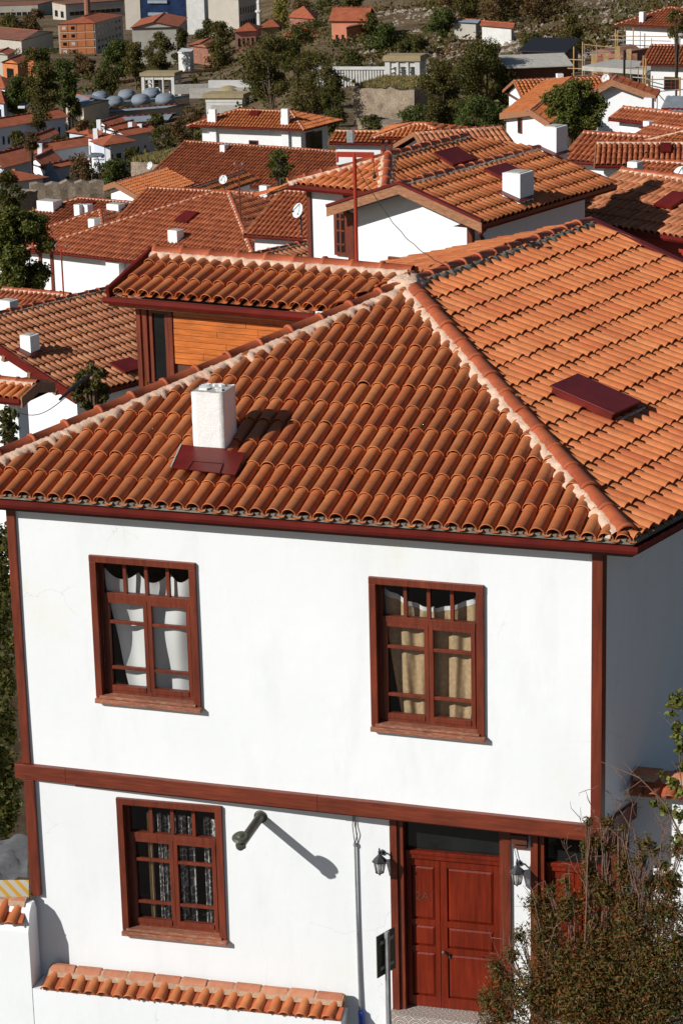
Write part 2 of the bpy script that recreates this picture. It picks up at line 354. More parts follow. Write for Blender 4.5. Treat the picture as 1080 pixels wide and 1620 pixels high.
caps(APEX+sd_dir*.1,REND,nB,nR,roof,seed=3,L=.42,mort='bed')  # darker mortar: shade beside the ridge caps put into the colour
# mortar lump at the apex
V=[];F_=[]
for i in range(9):
    for j in range(16):
        a=i/8*math.pi/2; t=j/16*2*math.pi; rr=.27*(1+.12*rng.normal()) ; V.append(APEX+A3(math.cos(t)*math.sin(a)*rr,math.sin(t)*math.sin(a)*rr,.17*math.cos(a)*(1+.1*rng.normal())-.02))
for i in range(8):
    for j in range(16): F_.append((i*16+j,i*16+(j+1)%16,(i+1)*16+(j+1)%16,(i+1)*16+j))
np_mesh('mortar',V,F_,MAT['mortar'],roof)
# verge trim, red metal along the far end
ve=nrm(VB-REND); vs=nrm(np.cross(ve,nR)); vs=vs if vs.dot(sd_dir)>0 else -vs
MB().prism([REND+vs*a+nR*b for a,b in((-.03,.1),(.10,.1),(.10,-.1),(.02,-.1),(.02,.07),(-.03,.07))],[VB+vs*a+nR*b for a,b in((-.03,.1),(.10,.1),(.10,-.1),(.02,-.1),(.02,.07),(-.03,.07))]).build('verge_trim',MAT['red_metal'],roof)
# gutter: open box channel round front and side
gp=[(0,0),(0,-.055),(-.018,-.095),(-.115,-.095),(-.115,-.012),(-.106,-.012),(-.106,-.086),(-.022,-.086),(-.008,-.05),(-.008,0)]
GE=G0+sd_dir*8.2
MB().sweep([GL,G0,GE],gp,[fr_out,sd_out]).build('gutter',MAT['red_metal'],roof)
MB().sweep([GL,G0,GE],[(-.118,-.01),(-.118,-.16),(-.16,-.16),(-.16,-.01)],[fr_out,sd_out]).build('fascia',MAT['dark_wood'],roof)
MB().sweep([GL,G0,GE],[(-.13,-.135),(-.34,-.135),(-.34,-.12),(-.13,-.12)],[fr_out,sd_out]).build('soffit',MAT['dark_wood'],roof)
# greyish mortar bed under the tile ends
MB().sweep([GL,G0,GE],[(-.075,.0),(-.075,.052),(-.2,.052),(-.2,.0)],[fr_out,sd_out]).build('eave_bed',MAT['bed'],roof)
# walls --- -------------------------------------------------------
XL=-7.32; ZB=2.62; ZT=G0[2]-.13
BK=8.0
def wpoly(o=0): return [A3(XL,0,0),A3(0,0,0),sd_dir*BK,A3(XL+.8,BK+.3,0)]
lowU=hd(LOWA); lowO=A3(math.sin(R(LOWA)),-math.cos(R(LOWA)),0)
def LW(u,z,w=0.): return A3(-7.2,0,0)+lowU*u+lowO*w+UP*z      # lower facade coordinates
def grid_wall(name,P0,U,Wd,z0,z1,holes,t,outn,mat,parent,du=.25,warp=.004,seed=3):
    """wall sheet with openings, reveals of depth t, slightly uneven plaster"""
    us=sorted(set([0,Wd]+[h[0] for h in holes]+[h[1] for h in holes])); zs=sorted(set([z0,z1]+[h[2] for h in holes]+[h[3] for h in holes]))
    def fill(a): 
        o=[a[0]]
        for x in a[1:]:
            n=max(1,int(math.ceil((x-o[-1])/du))); s=o[-1]; o+=[s+(x-s)*i/n for i in range(1,n+1)]
        return o
    us=fill(us); zs=fill(zs); g=np.random.default_rng(seed); ph=g.uniform(0,6,6)
    idx={};V=[];F_=[]
    def vid(i,j):
        if (i,j) not in idx:
            u,z=us[i],zs[j]; w=warp*(math.sin(u*1.7+ph[0])*math.sin(z*1.3+ph[1])+.6*math.sin(u*4.1+ph[2]+z*2.2)); idx[(i,j)]=len(V); V.append(P0+U*u+UP*z+outn*w)
        return idx[(i,j)]
    for i in range(len(us)-1):
        for j in range(len(zs)-1):
            cu=(us[i]+us[i+1])/2; cz=(zs[j]+zs[j+1])/2
            if any(h[0]<cu<h[1] and h[2]<cz<h[3] for h in holes): continue
            F_.append((vid(i,j),vid(i+1,j),vid(i+1,j+1),vid(i,j+1)))
    mb=MB().add(V,F_)
    for h in holes:
        a,b,c,d=[P0+U*x+UP*z for x,z in((h[0],h[2]),(h[1],h[2]),(h[1],h[3]),(h[0],h[3]))]
        for p,q in((a,b),(b,c),(c,d),(d,a)): mb.poly([p,q,q-outn*t,p-outn*t])
    o=mb.build(name,mat,parent); o.data.shade_smooth()
    for p in o.data.polygons: p.use_smooth=False
    return o
WT=1.85
# windows: (kind, origin point bottom-left outer casing, U, width, height, outn)
W1=(on_y(152.5,1108,-.04),on_y(307.8,891.7,-.04)); W2=(on_y(587,1153,-.04),on_y(763.6,927.2,-.04))
def hole_up(W,m=.05): return (W[0][0]-XL+m,W[1][0]-XL-m,W[0][2]+m,W[1][2]-m)
w3a=on_plane(194.4,1476,LW(0,0,.04),lowO); w3b=on_plane(349.6,1276.7,LW(0,0,.04),lowO)
u3=[(p-LW(0,0)).dot(lowU) for p in(w3a,w3b)]
ub,wb=u3[0],u3[1]; z3a,z3b=w3a[2],w3b[2]
grid_wall('wall',A3(XL,0,0),A3(1,0,0),-XL,ZB,ZT,[hole_up(W1),hole_up(W2)],.25,fr_out,MAT['plaster'],house)
MB().poly([A3(0,0,ZB),sd_dir*BK+UP*ZB,sd_dir*BK+UP*ZT,A3(0,0,ZT)]).build('wall',MAT['plaster'],house)
q=wpoly(); MB().poly([q[2]+UP*-1,q[3]+UP*-1,q[3]+UP*ZT,q[2]+UP*ZT]).poly([q[3]-UP,q[0]-UP,q[0]+UP*ZT,q[3]+UP*ZT]).build('wall',MAT['plaster'],house)
MB().poly([p+UP*(ZB+.02) for p in q]).build('overhang_floor',MAT['dark_wood'],house)
DL=4.66; DR=5.96; DTOP=2.62; D2L=6.39; D2R=7.27
UE=7.40
grid_wall('wall',LW(0,0)-lowU*.12,lowU,UE+.12,-.8,2.64,[(ub+.05+.12,wb-.05+.12,z3a+.05,z3b-.05),(DL+.12,DR+.12,-.8,DTOP),(D2L+.12,D2R+.12,-.8,DTOP)],.25,lowO,MAT['plaster'],house,seed=8)
eR=LW(UE,0); MB().poly([eR-UP,eR+hd(104)*7-UP,eR+hd(104)*7+UP*2.64,eR+UP*2.64]).build('wall',MAT['plaster'],house)
# dark rooms behind the openings
def room(P,U,outn,w,h,d=1.2):
    c=P+U*w/2+UP*h/2-outn*(d/2+.26); mb=MB().box(c,U,outn,UP,w/2+.3,d/2,h/2+.2)
    mb.f=[f for i,f in enumerate(mb.f) if i!=(3 if True else 0)]   # open towards the window
    return mb
# posts and beam
MB().box(A3(XL+.03,0.03,(2.82+ZT)/2),A3(1,0,0),A3(0,1,0),UP,.055,.07,(ZT-2.82)/2).build('corner_post',MAT['wood'],house,bevel=.006)
mb=MB(); mb.prism([A3(-.105,-.035,ZB-.02),A3(.02,-.035,ZB-.02),A3(.02,-.035,ZB-.02)+sd_dir*.10,A3(-.13,.1,ZB-.02)],[A3(-.105,-.035,ZT),A3(.02,-.035,ZT),A3(.02,-.035,ZT)+sd_dir*.10,A3(-.13,.1,ZT)]); mb.build('corner_post',MAT['wood'],house,bevel=.005)
# floor beam of three lengths
for i,(a,b_) in enumerate(((-7.44,-6.75),(-6.747,-3.45),(-3.447,-.132))):
    MB().box(A3((a+b_)/2,.045,2.712),A3(1,0,0),A3(0,1,0),UP,(b_-a)/2,.105+(.004*i),.098).build('floor_beam',MAT['wood_h'],house,bevel=.006)
MB().box(A3(-3.4,.15,2.60),A3(1,0,0),A3(0,1,0),UP,3.25,.16,.022).build('floor_beam',MAT['wood_h'],house)
c=sd_dir*3.6+UP*2.712; MB().box(c+sd_out*.005,sd_dir,sd_out,UP,3.45,.06,.098).build('floor_beam',MAT['wood_h'],house)
# lower left post
MB().box(LW(-.06,(1.02+2.61)/2,.0),lowU,lowO,UP,.065,.06,(2.61-1.02)/2).build('corner_post',MAT['wood'],house,bevel=.006)
# ---- windows
def sheet(P,U,V_,Nn,w,h,fn,nu=60,nv=30):
    """curtain cloth: fn(s,t)->(du,dv,dn) offsets, s across, t up"""
    V=[];F_=[]
    for j in range(nv+1):
        for i in range(nu+1):
            s=i/nu;t=j/nv;du,dv,dn=fn(s,t); V.append(P+U*(s*w+du)+V_*(t*h+dv)+Nn*dn)
    for j in range(nv):
        for i in range(nu): b=j*(nu+1)+i; F_.append((b,b+1,b+nu+2,b+nu+1))
    return V,F_
def window(P,Q,U,O,cur,seed):
    """P bottom-left, Q top-right corner of the casing front (world); O outward"""
    w=(Q-P).dot(U); h=Q[2]-P[2]; wd,wh,ws=MAT['wood'],MAT['wood_h'],MAT['wood_sill']
    L=lambda u,v,d: P+U*u+UP*v+O*d
    def B(mb,u0,u1,v0,v1,d0,d1): mb.box(L((u0+u1)/2,(v0+v1)/2,(d0+d1)/2),U,O,UP,(u1-u0)/2,(d1-d0)/2,(v1-v0)/2)
    c=.085; W_=None
    mb=MB(); B(mb,0,c,.045,h-c,-.125,0); B(mb,w-c,w,.045,h-c,-.125,0); B(mb,0,w,h-c+.001,h,-.125,.003)
    wroot=mb.build('window',wd,house,bevel=.005)
    mb=MB(); B(mb,.0,w+.015,-.02,.038,-.09,.045); B(mb,c-.03,w-c+.03,.041,.075,-.16,.02); mb.build('sill',ws,wroot,bevel=.006)
    # fixed frame
    fd0,fd1=-.185,-.12; iw0,iw1=c+.001,w-c-.001; t=.04; fh=h-c-.001; zt=h*.735
    mb=MB(); B(mb,iw0,iw0+t,.075,fh,fd0,fd1); B(mb,iw1-t,iw1,.075,fh,fd0,fd1); B(mb,iw0+t,iw1-t,fh-t,fh,fd0,fd1-.001); B(mb,iw0+t,iw1-t,zt-.075,zt,fd0,fd1+.016); B(mb,iw0+t,iw1-t,.076,.12,fd0,fd1+.01)
    n=4; a0,a1=iw0+t,iw1-t
    for i in range(1,n):
        x=a0+(a1-a0)*i/n; B(mb,x-.022,x+.022,zt,fh-t,fd0+.01,fd1-.004)
    mb.build('frame',wd,wroot,bevel=.003)
    # two casement sashes
    mid=(a0+a1)/2; zb=.121; zh=zt-.076
    for s0,s1 in((a0+.004,mid-.002),(mid+.002,a1-.004)):
        mb=MB(); st=.052; e0,e1=fd0+.02,fd1+.012
        B(mb,s0,s0+st,zb,zh,e0,e1); B(mb,s1-st,s1,zb,zh,e0,e1); B(mb,s0+st,s1-st,zh-st,zh,e0,e1-.002); B(mb,s0+st,s1-st,zb,zb+st+.01,e0,e1+.012)
        hh=zh-zb
        for f in(.245,.745): B(mb,s0+st,s1-st,zb+hh*f-.018,zb+hh*f+.022,e0+.01,e1-.006)
        mb.build('sash',wd,wroot,bevel=.003)
    mb=MB(); g=-.157; mb.poly([L(iw0,.08,g),L(iw1,.08,g),L(iw1,fh,g),L(iw0,fh,g)]); mb.build('pane',MAT['glass'],wroot)
    # room
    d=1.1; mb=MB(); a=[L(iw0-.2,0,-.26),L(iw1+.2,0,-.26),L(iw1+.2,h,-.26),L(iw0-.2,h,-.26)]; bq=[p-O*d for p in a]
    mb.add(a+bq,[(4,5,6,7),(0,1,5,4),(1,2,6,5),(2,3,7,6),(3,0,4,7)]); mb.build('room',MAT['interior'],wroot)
    g=np.random.default_rng(seed)
    if cur=='white':
        def f1(s,t): return ((.25*(1-t)**1.5)*(1-s), -.12*abs(math.sin(s*9.5))*(t**4)-.10*(t**6)*math.sin(3.1*s+.3), .035*math.sin(s*16+2.2*(1-t)+1)+.03*math.sin(s*7-t*5)+.02*math.sin(t*9+s*5))
        V,F_=sheet(L(c+.04,-.02,-.25),U,UP,O,w-2*c+.0,h-.15,f1,90,40); np_mesh('curtain',V,F_,MAT['curtain_white'],wroot,True)
    if cur=='beige':
        for k,(x0,x1,lean) in enumerate(((.03,.52,.22),(.50,.99,-.16))):
            def f1(s,t): return (lean*(1-t)**1.3*(1-.6*s if lean>0 else .5+.5*s)*.9, -.20*math.sin(math.pi*min(max(((s*.5+(.0 if k==0 else .5))),0),1))*t**5, .026*math.sin(s*17+3*(1-t)*lean*7)+.003*math.sin(s*41+2))
            V,F_=sheet(L(c+(w-2*c)*x0,-.02,-.25),U,UP,O,(w-2*c)*(x1-x0),h-.19,f1,70,30); np_mesh('curtain',V,F_,MAT['curtain_beige'],wroot,True)
            V,F_=sheet(L(c+(w-2*c)*x0,-.02,-.247),U,UP,O,(w-2*c)*(x1-x0),h-.19,f1,70,30)
            V=V[-71*2:]; F_=[(i,i+1,i+72,i+71) for i in range(70)]; V=[p+UP*(-.012 if i<71 else .012) +O*.003 for i,p in enumerate(V)]; np_mesh('curtain_tape',V,F_,MAT['curtain_white'],wroot,True)
    if cur=='lace':
        for x0,x1,dk in((.19,.235,0),(.29,.34,1),(.355,.39,1),(.40,.455,1),(.47,.50,1),(.53,.60,1),(.63,.70,1),(.80,.86,1),(.87,.97,1)):
            def f1(s,t): return (0,0,.018*math.sin(s*9+x0*40))
            V,F_=sheet(L(c+(w-2*c)*x0,-.02,-.25-.02*dk),U,UP,O,(w-2*c)*(x1-x0),h-.24-.05*g.random(),f1,10,30); np_mesh('curtain',V,F_,MAT['lace' if dk else 'curtain_beige'],wroot,True)
    return wroot
m,nt,b=newmat('lace'); tc=nt.nodes.new('ShaderNodeTexCoord'); vo=N(nt,'ShaderNodeTexVoronoi',Scale=11.); vo.feature='DISTANCE_TO_EDGE'; nt.links.new(tc.outputs['Object'],vo.inputs['Vector'])
r=ramp(nt,[(.02,(.72,.72,.72)),(.10,(.16,.15,.15))]); nt.links.new(vo.outputs['Distance'],r.inputs[0]); nt.links.new(r.outputs[0],b.inputs['Base Color']); b.inputs['Roughness'].default_value=.8; b.inputs['Alpha'].default_value=.8
tag(window(*W1,A3(1,0,0),fr_out,'white',1),'upper window with rumpled off-white curtain')
tag(window(*W2,A3(1,0,0),fr_out,'beige',2),'upper window with beige curtains')
tag(window(w3a,w3b,lowU,lowO,'lace',3),'ground floor window with thin lace curtain')
# ---- doors
def door(u0,u1,zb,zt,leaves,lab,number=False):
    o0=-.12
    D=lambda u,z,w=0: LW(u,z,w)
    def B(mb,a,b_,c,d,e,f): mb.box(D((a+b_)/2,(c+d)/2,(e+f)/2),lowU,lowO,UP,(b_-a)/2,(f-e)/2,(d-c)/2)
    mb=MB(); B(mb,u0-.09,u0,zb-.02,2.575,-.12,.035); B(mb,u0+.0005,u0+.07,zb-.02,2.575,-.20,.0); B(mb,u1,u1+.10,zb-.02,2.575,-.12,.035); B(mb,u1-.05,u1-.0005,zb-.02,2.575,-.20,-.03)
    B(mb,u0+.07,u1-.05,2.50,2.57,-.2,-.06)
    root=mb.build('door',MAT['wood'],house,bevel=.004); tag(root,lab)
    a,c=u0+.072,u1-.052
    mb=MB(); B(mb,a,c,zt,zt+.05,-.19,-.07); B(mb,a,c,zt-.06,zt-.001,-.19,-.085); mb.build('transom_bar',MAT['door_wood'],root,bevel=.008)
    mb=MB(); mb.poly([D(a,zt+.05,-.14),D(c,zt+.05,-.14),D(c,2.52,-.14),D(a,2.52,-.14)]); mb.build('transom_glass',MAT['dark_glass'],root)
    x=a
    for w,pan in leaves:
        l0,l1=x+.003,x+w*(c-a)-.003; x+=w*(c-a); e0,e1=-.17,-.115; H=zt-.065
        mb=MB(); st=.085 if pan!='n' else .06
        B(mb,l0,l0+st,zb,H,e0,e1); B(mb,l1-st,l1,zb,H,e0,e1)
        rows=[(zb,zb+.14),(zb+.14+.60,zb+.14+.68),(zb+1.10,zb+1.18),(H-.10,H)]
        for r0,r1 in rows: B(mb,l0+st,l1-st,r0,r1,e0,e1-.001)
        for (p,q_),(p2,q2) in zip(rows[:-1],rows[1:]):
            # raised panel with chamfer
            A_=[(l0+st,q_),(l1-st,q_),(l1-st,p2),(l0+st,p2)]; s=.035
            o1=[D(u,z,-.142) for u,z in A_]; i1=[D(u+(s if k in(0,3) else -s),z+(s if k in(0,1) else -s),-.122) for k,(u,z) in enumerate(A_)]
            mb.add(o1+i1,[(0,1,5,4),(1,2,6,5),(2,3,7,6),(3,0,4,7),(4,5,6,7)])
        leaf=mb.build('door_leaf',MAT['door_wood'],root,bevel=.004)
    mb=MB(); kk=D(a+leaves[0][0]*(c-a)+.045,zb+.78,-.11); mb.lathe(kk,[(0,.012),(.03,.012),(.035,.024),(.055,.026),(.065,.015)],lowO,10); B(mb,a+leaves[0][0]*(c-a)+.10,a+leaves[0][0]*(c-a)+.115,zb+.69,zb+.76,-.115,-.10); mb.build('handle',MAT['pipe_metal'],root,smooth=False)
    if number:
        fc=bpy.data.curves.new('number','FONT'); fc.body='2A'; fc.size=.16; fc.extrude=.002
        t=bpy.data.objects.new('number',fc); COL.objects.link(t); dg=bpy.context.evaluated_depsgraph_get(); me=bpy.data.meshes.new_from_object(t.evaluated_get(dg)); bpy.data.objects.remove(t)
        P=D(a+.11,zb+1.44,-.118); M_=Matrix(((lowU[0],0,lowO[0],P[0]),(lowU[1],0,lowO[1],P[1]),(0,1,0,P[2]),(0,0,0,1))); me.transform(M_); link('number',me,MAT['dark_wood'],root)
    return root
door(DL,DR+.0,-.06,2.0,[(.36,'n'),(.64,'w')],'double leaf door with the mark 2A on its narrow leaf',True)
door(D2L,D2R,-.06,2.0,[(.46,'n'),(.54,'w')],'door half hidden behind the dry bush')
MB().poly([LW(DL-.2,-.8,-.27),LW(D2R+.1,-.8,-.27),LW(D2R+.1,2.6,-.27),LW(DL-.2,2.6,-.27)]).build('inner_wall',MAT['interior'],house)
# ---- dormer with timber front
zr=APEX[2]+.02; DRa=on_z(244,402,zr); DRb=on_z(628,431,zr); dU=nrm(DRb-DRa); dO=A3(dU[1],-dU[0],0)
zg=zr-.37
dgl=on_z(162,470,zg); dgr=dgl+dU*((on_z(483,501,zg)-dgl).dot(dU)); 
depth=(dgl-DRa).dot(dO); (lambda *a:None)('dormer depth',depth,'pitch',math.degrees(math.atan2(.33,depth)), DRa,DRb,dgl,dgr)
dorm=MB()
wl=on_plane(221,560,dgl-dO*.36,dO); wr=wl+dU*3.2
ztop=zg-.09
dorm.poly([wl+UP*(6.0-wl[2]),wr+UP*(6.0-wl[2]),wr+UP*(ztop-wl[2]),wl+UP*(ztop-wl[2])]); dl_=wl-dO*3
dorm.poly([wl+UP*(6.0-wl[2]),dl_+UP*(6.0-wl[2]),dl_+UP*(ztop-wl[2]),wl+UP*(ztop-wl[2])])
dorm=dorm.build('dormer',MAT['dark_wood'],house)
# boards
zf=lambda x: wl+dU*x
x0=(on_plane(278,560,wl+dO*.0,dO)-wl).dot(dU); hgt=.085; z=6.6; i=0; gg=np.random.default_rng(4)
mb=MB()
while z<ztop-.02:
    cuts=[.12,x0-.50] if False else None
    xs=[x0,x0+gg.uniform(.4,1.2),3.1] if i%2 else [x0,x0+gg.uniform(1.2,2.),3.1]
    for a,b_ in zip(xs[:-1],xs[1:]): mb.box(zf((a+b_)/2)*A3(1,1,0)+UP*(z+hgt/2)+dO*(.02+gg.uniform(0,.004)),dU,dO,UP,(b_-a)/2-.003,.012,hgt/2-.003)
    z+=hgt; i+=1
mb.build('boarding',MAT['board_wood'],dorm)
mb=MB(); xa=(on_plane(231,560,wl,dO)-wl).dot(dU); zb_=6.3; zt_=ztop-.10
def DB(mb,a,b_,c,d,e,f): mb.box(zf((a+b_)/2)*A3(1,1,0)+UP*(c+d)/2+dO*(e+f)/2,dU,dO,UP,(b_-a)/2,(f-e)/2,(d-c)/2)
DB(mb,-.0,.07,6.,ztop,-.02,.06)
xb=x0-.005
DB(mb,xa,xa+.07,zb_,zt_,0,.055); DB(mb,xb-.07,xb,zb_,zt_,0,.055); DB(mb,xa,xb,zt_+.001,zt_+.07,0,.057)
DB(mb,xa+.10,xa+.15,zb_,zt_,.0,.04); DB(mb,xb-.13,xb-.08,zb_,zt_,.0,.04); DB(mb,xa+.15,xb-.13,zt_-.06,zt_,.0,.038)
mb.build('frame',MAT['wood'],dorm,bevel=.004)
mb=MB(); DB(mb,xa+.15,xb-.13,zb_,zt_-.06,.005,.012); mb.build('pane',MAT['dark_glass'],dorm)
mb=MB(); DB(mb,.072,xa-.002,6.,zt_+.02,.0,.02); mb.build('boarding',MAT['board_wood'],dorm)
# dormer roof
tl=dgl-dO*.10+dU*.12+UP*.04; rr=dgr-dO*.10+UP*.04
nD=nrm(np.cross(dU,DRa-dgl)); 
Pd=tl; V1=nrm(DRa-tl); V1=nrm(V1-dU*V1.dot(dU)); sl=math.hypot(*( (DRa-tl)-dU*(DRa-tl).dot(dU))[[0,1]]);  H=(DRa[2]-tl[2])
Vd=nrm(-dO*sl+UP*H); Ls=math.hypot(sl,H)
nD=nrm(np.cross(dU,Vd)); nD=nD if nD[2]>0 else -nD
LB=(dgr-tl).dot(dU)+.25; LTt=(APEX-tl).dot(dU)-.15
poly=[tl,tl+dU*LB,tl+dU*LTt+Vd*Ls,tl+Vd*Ls]
droof=MB().poly([p-nD*.01 for p in poly]).build('dormer_roof',MAT['deck'],house)
tiles(poly,poly[0],poly[1],'tile',droof,sp=.195,L=.44,det=3)
Vb=nrm(dO*-sl-UP*H); pb=[tl+Vd*Ls,tl+dU*LTt+Vd*Ls,tl+dU*3.+Vd*Ls+Vb*1.6,tl+Vd*Ls+Vb*1.6]; nb=nrm(np.cross(dU,Vb)); nb=nb if nb[2]>0 else -nb
MB().poly([p-nb*.01 for p in pb]).build('rear_slope',MAT['deck'],droof); tiles(pb,pb[3],pb[2],'tile',droof,det=2)
caps(tl+Vd*Ls,tl+dU*(LTt-.1)+Vd*Ls,nb,nD,droof,seed=11,mw=.22,L=.45)
MB().sweep([dgl,dgr],gp,[dO]).build('gutter',MAT['red_metal'],droof)
MB().sweep([dgl+dU*.02,dgr],[(-.118,-.01),(-.118,-.15),(-.42,-.12),(-.42,-.09),(-.14,-.01)],[dO]).build('soffit',MAT['dark_wood'],droof)
MB().sweep([dgl+dU*.05,dgr],[(-.09,-.11),(-.09,-.145),(-.13,-.145),(-.13,-.11)],[dO]).build('fascia',MAT['verge_wood'],droof)
ed=tl-dU*.10; MB().prism([ed+dU*a+nD*b_ -Vd*.02 for a,b_ in((0,.09),(.05,.09),(.05,-.10),(0,-.10))],[ed+dU*a+nD*b_+Vd*(Ls+.05) for a,b_ in((0,.09),(.05,.09),(.05,-.10),(0,-.10))]).build('verge_trim',MAT['red_metal'],droof)
# ---- chimney
CB=on_plane(306.2,711.8,EC+nF*.06,nF); cw=.41; cdp=.42
yv=CB[1]; top=on_y(304.2,619,yv)[2]
c4=[CB+A3(0,0,0),CB+A3(cw,0,0),CB+A3(cw,cdp,0),CB+A3(0,cdp,0)]
mb=MB(); g=np.random.default_rng(2); lv=12; V=[];F_=[]
per=[]; 
for a,b_ in zip(c4,c4[1:]+c4[:1]):
    for i in range(6): per.append(a+(b_-a)*i/6)
for j in range(lv+1):
    zz=CB[2]-.12+(top-CB[2]+.12)*j/lv
    for p in per:
        cc=sum(c4)/4; o=nrm((p-cc)*A3(1,1,0)); V.append(p*A3(1,1,0)+UP*(zz+(g.normal()*.008 if j==lv else 0))+o*g.normal()*.0025)
n=len(per)
for j in range(lv):
    for i in range(n): F_.append((j*n+i,j*n+(i+1)%n,(j+1)*n+(i+1)%n,(j+1)*n+i))
chim=np_mesh('chimney',V,F_,MAT['rough_plaster'],house)
cc=sum(c4)/4
MB().box(cc*A3(1,1,0)+UP*(top-.035),A3(1,0,0),A3(0,1,0),UP,cw/2-.012,cdp/2-.012,.03).build('inner_top',MAT['concrete'],chim)
mb=MB()
for i in range(9):
    p=cc*A3(1,1,0)+A3(g.uniform(-.15,.15),g.uniform(-.15,.15),0)+UP*(top-.01+g.uniform(0,.02)); a=g.uniform(0,180); mb.box(p,hd(a),hd(a+90),UP,g.uniform(.02,.06),g.uniform(.015,.04),.012)
mb.build('cap_rubble',MAT['rough_plaster'],chim)
# flashing sheet round the foot
def onF(px,py,l=.0): return on_plane(px,py,EC+nF*l,nF)
a,b_,c,d=onF(271,739,.115),onF(372,751,.115),onF(388,716,.115),onF(287,703,.115)
mb=MB(); mb.prism([p-nF*.01 for p in(a,b_,c,d)],[a,b_,c,d]); 
ft=[CB+A3(-.005,-.012,.05),CB+A3(cw+.005,-.012,.05)]; mb.poly([ft[0]+UP*.0,ft[1],onF(353,733,.12),onF(305,729,.12)])
mb.tube([onF(353,733,.125),onF(347,750,.125)],.006,5); mb.tube([onF(305,729,.125),onF(296,742,.125)],.006,5)
fl=mb.build('flashing',MAT['red_metal'],chim)
mb=MB(); mb.tube([a+nF*.006,d+nF*.006],.008,5); mb.build('flashing_edge',MAT['white_edge'],chim)
# ---- roof hatch on the right slope
def onR(px,py,l=0.): return on_plane(px,py,EC+nR*l,nR)
h4=[onR(879,611,.17),onR(917,588,.17),onR(1004,635,.17),onR(966,659,.17)]
c0=sum(h4)/4; hu=sd_dir; hv=nrm(np.cross(nR,hu)); hl=max(abs((p-c0).dot(hu)) for p in h4); hw=max(abs((p-c0).dot(hv)) for p in h4)
(lambda *a:None)('hatch',hl,hw)
mb=MB(); mb.box(c0,hu,hv,nR,hl*.78,hw*.96,.010); mb.box(c0-nR*.06+hu*.0,hu,hv,nR,hl*.72,hw*.90,.045); hatch=mb.build('roof_hatch',MAT['red_metal'],house,bevel=.004)
mb=MB(); dnv=hv if hv[2]<0 else -hv; mb.box(c0+dnv*(hw+.01)-nR*.10+hu*.12,hu,hv,nR,hl*.7,.012,.012); mb.build('hatch_edge',MAT['white_edge'],hatch)
# ================================================================== THINGS ON AND IN FRONT OF THE HOUSE
# garden wall with tiled coping: taller piece on the left, low apron along the facade
gw=empty('garden_wall',LW(1.5,-.3,.2),'low white apron wall along the facade with a coping of red barrel tiles','garden wall')
WO=.38
def wallblk(mb,u0,u1,z0,z1,w0,w1):
    mb.box(LW((u0+u1)/2,(z0+z1)/2,(w0+w1)/2),lowU,lowO,UP,(u1-u0)/2,(w1-w0)/2,(z1-z0)/2)
mb=MB(); wallblk(mb,-.05,4.0,-1.6,-.12,.0,WO); mb.build('wall',MAT['plaster'],gw)
tw=empty('garden_wall',LW(-1,.3,.2),'taller white garden wall left of the house front with orange barrel tile coping','garden wall')
mb=MB()
pr=[(WO,-1.6),(WO,.66),(WO-.03,.74),(.30,.90),(.22,.985),(.12,.985),(.06,.85),(.04,-1.6)]
mb.prism([LW(-.06,z,w) for w,z in pr],[LW(-5,z,w) for w,z in pr]); mb.build('wall',MAT['plaster'],tw)
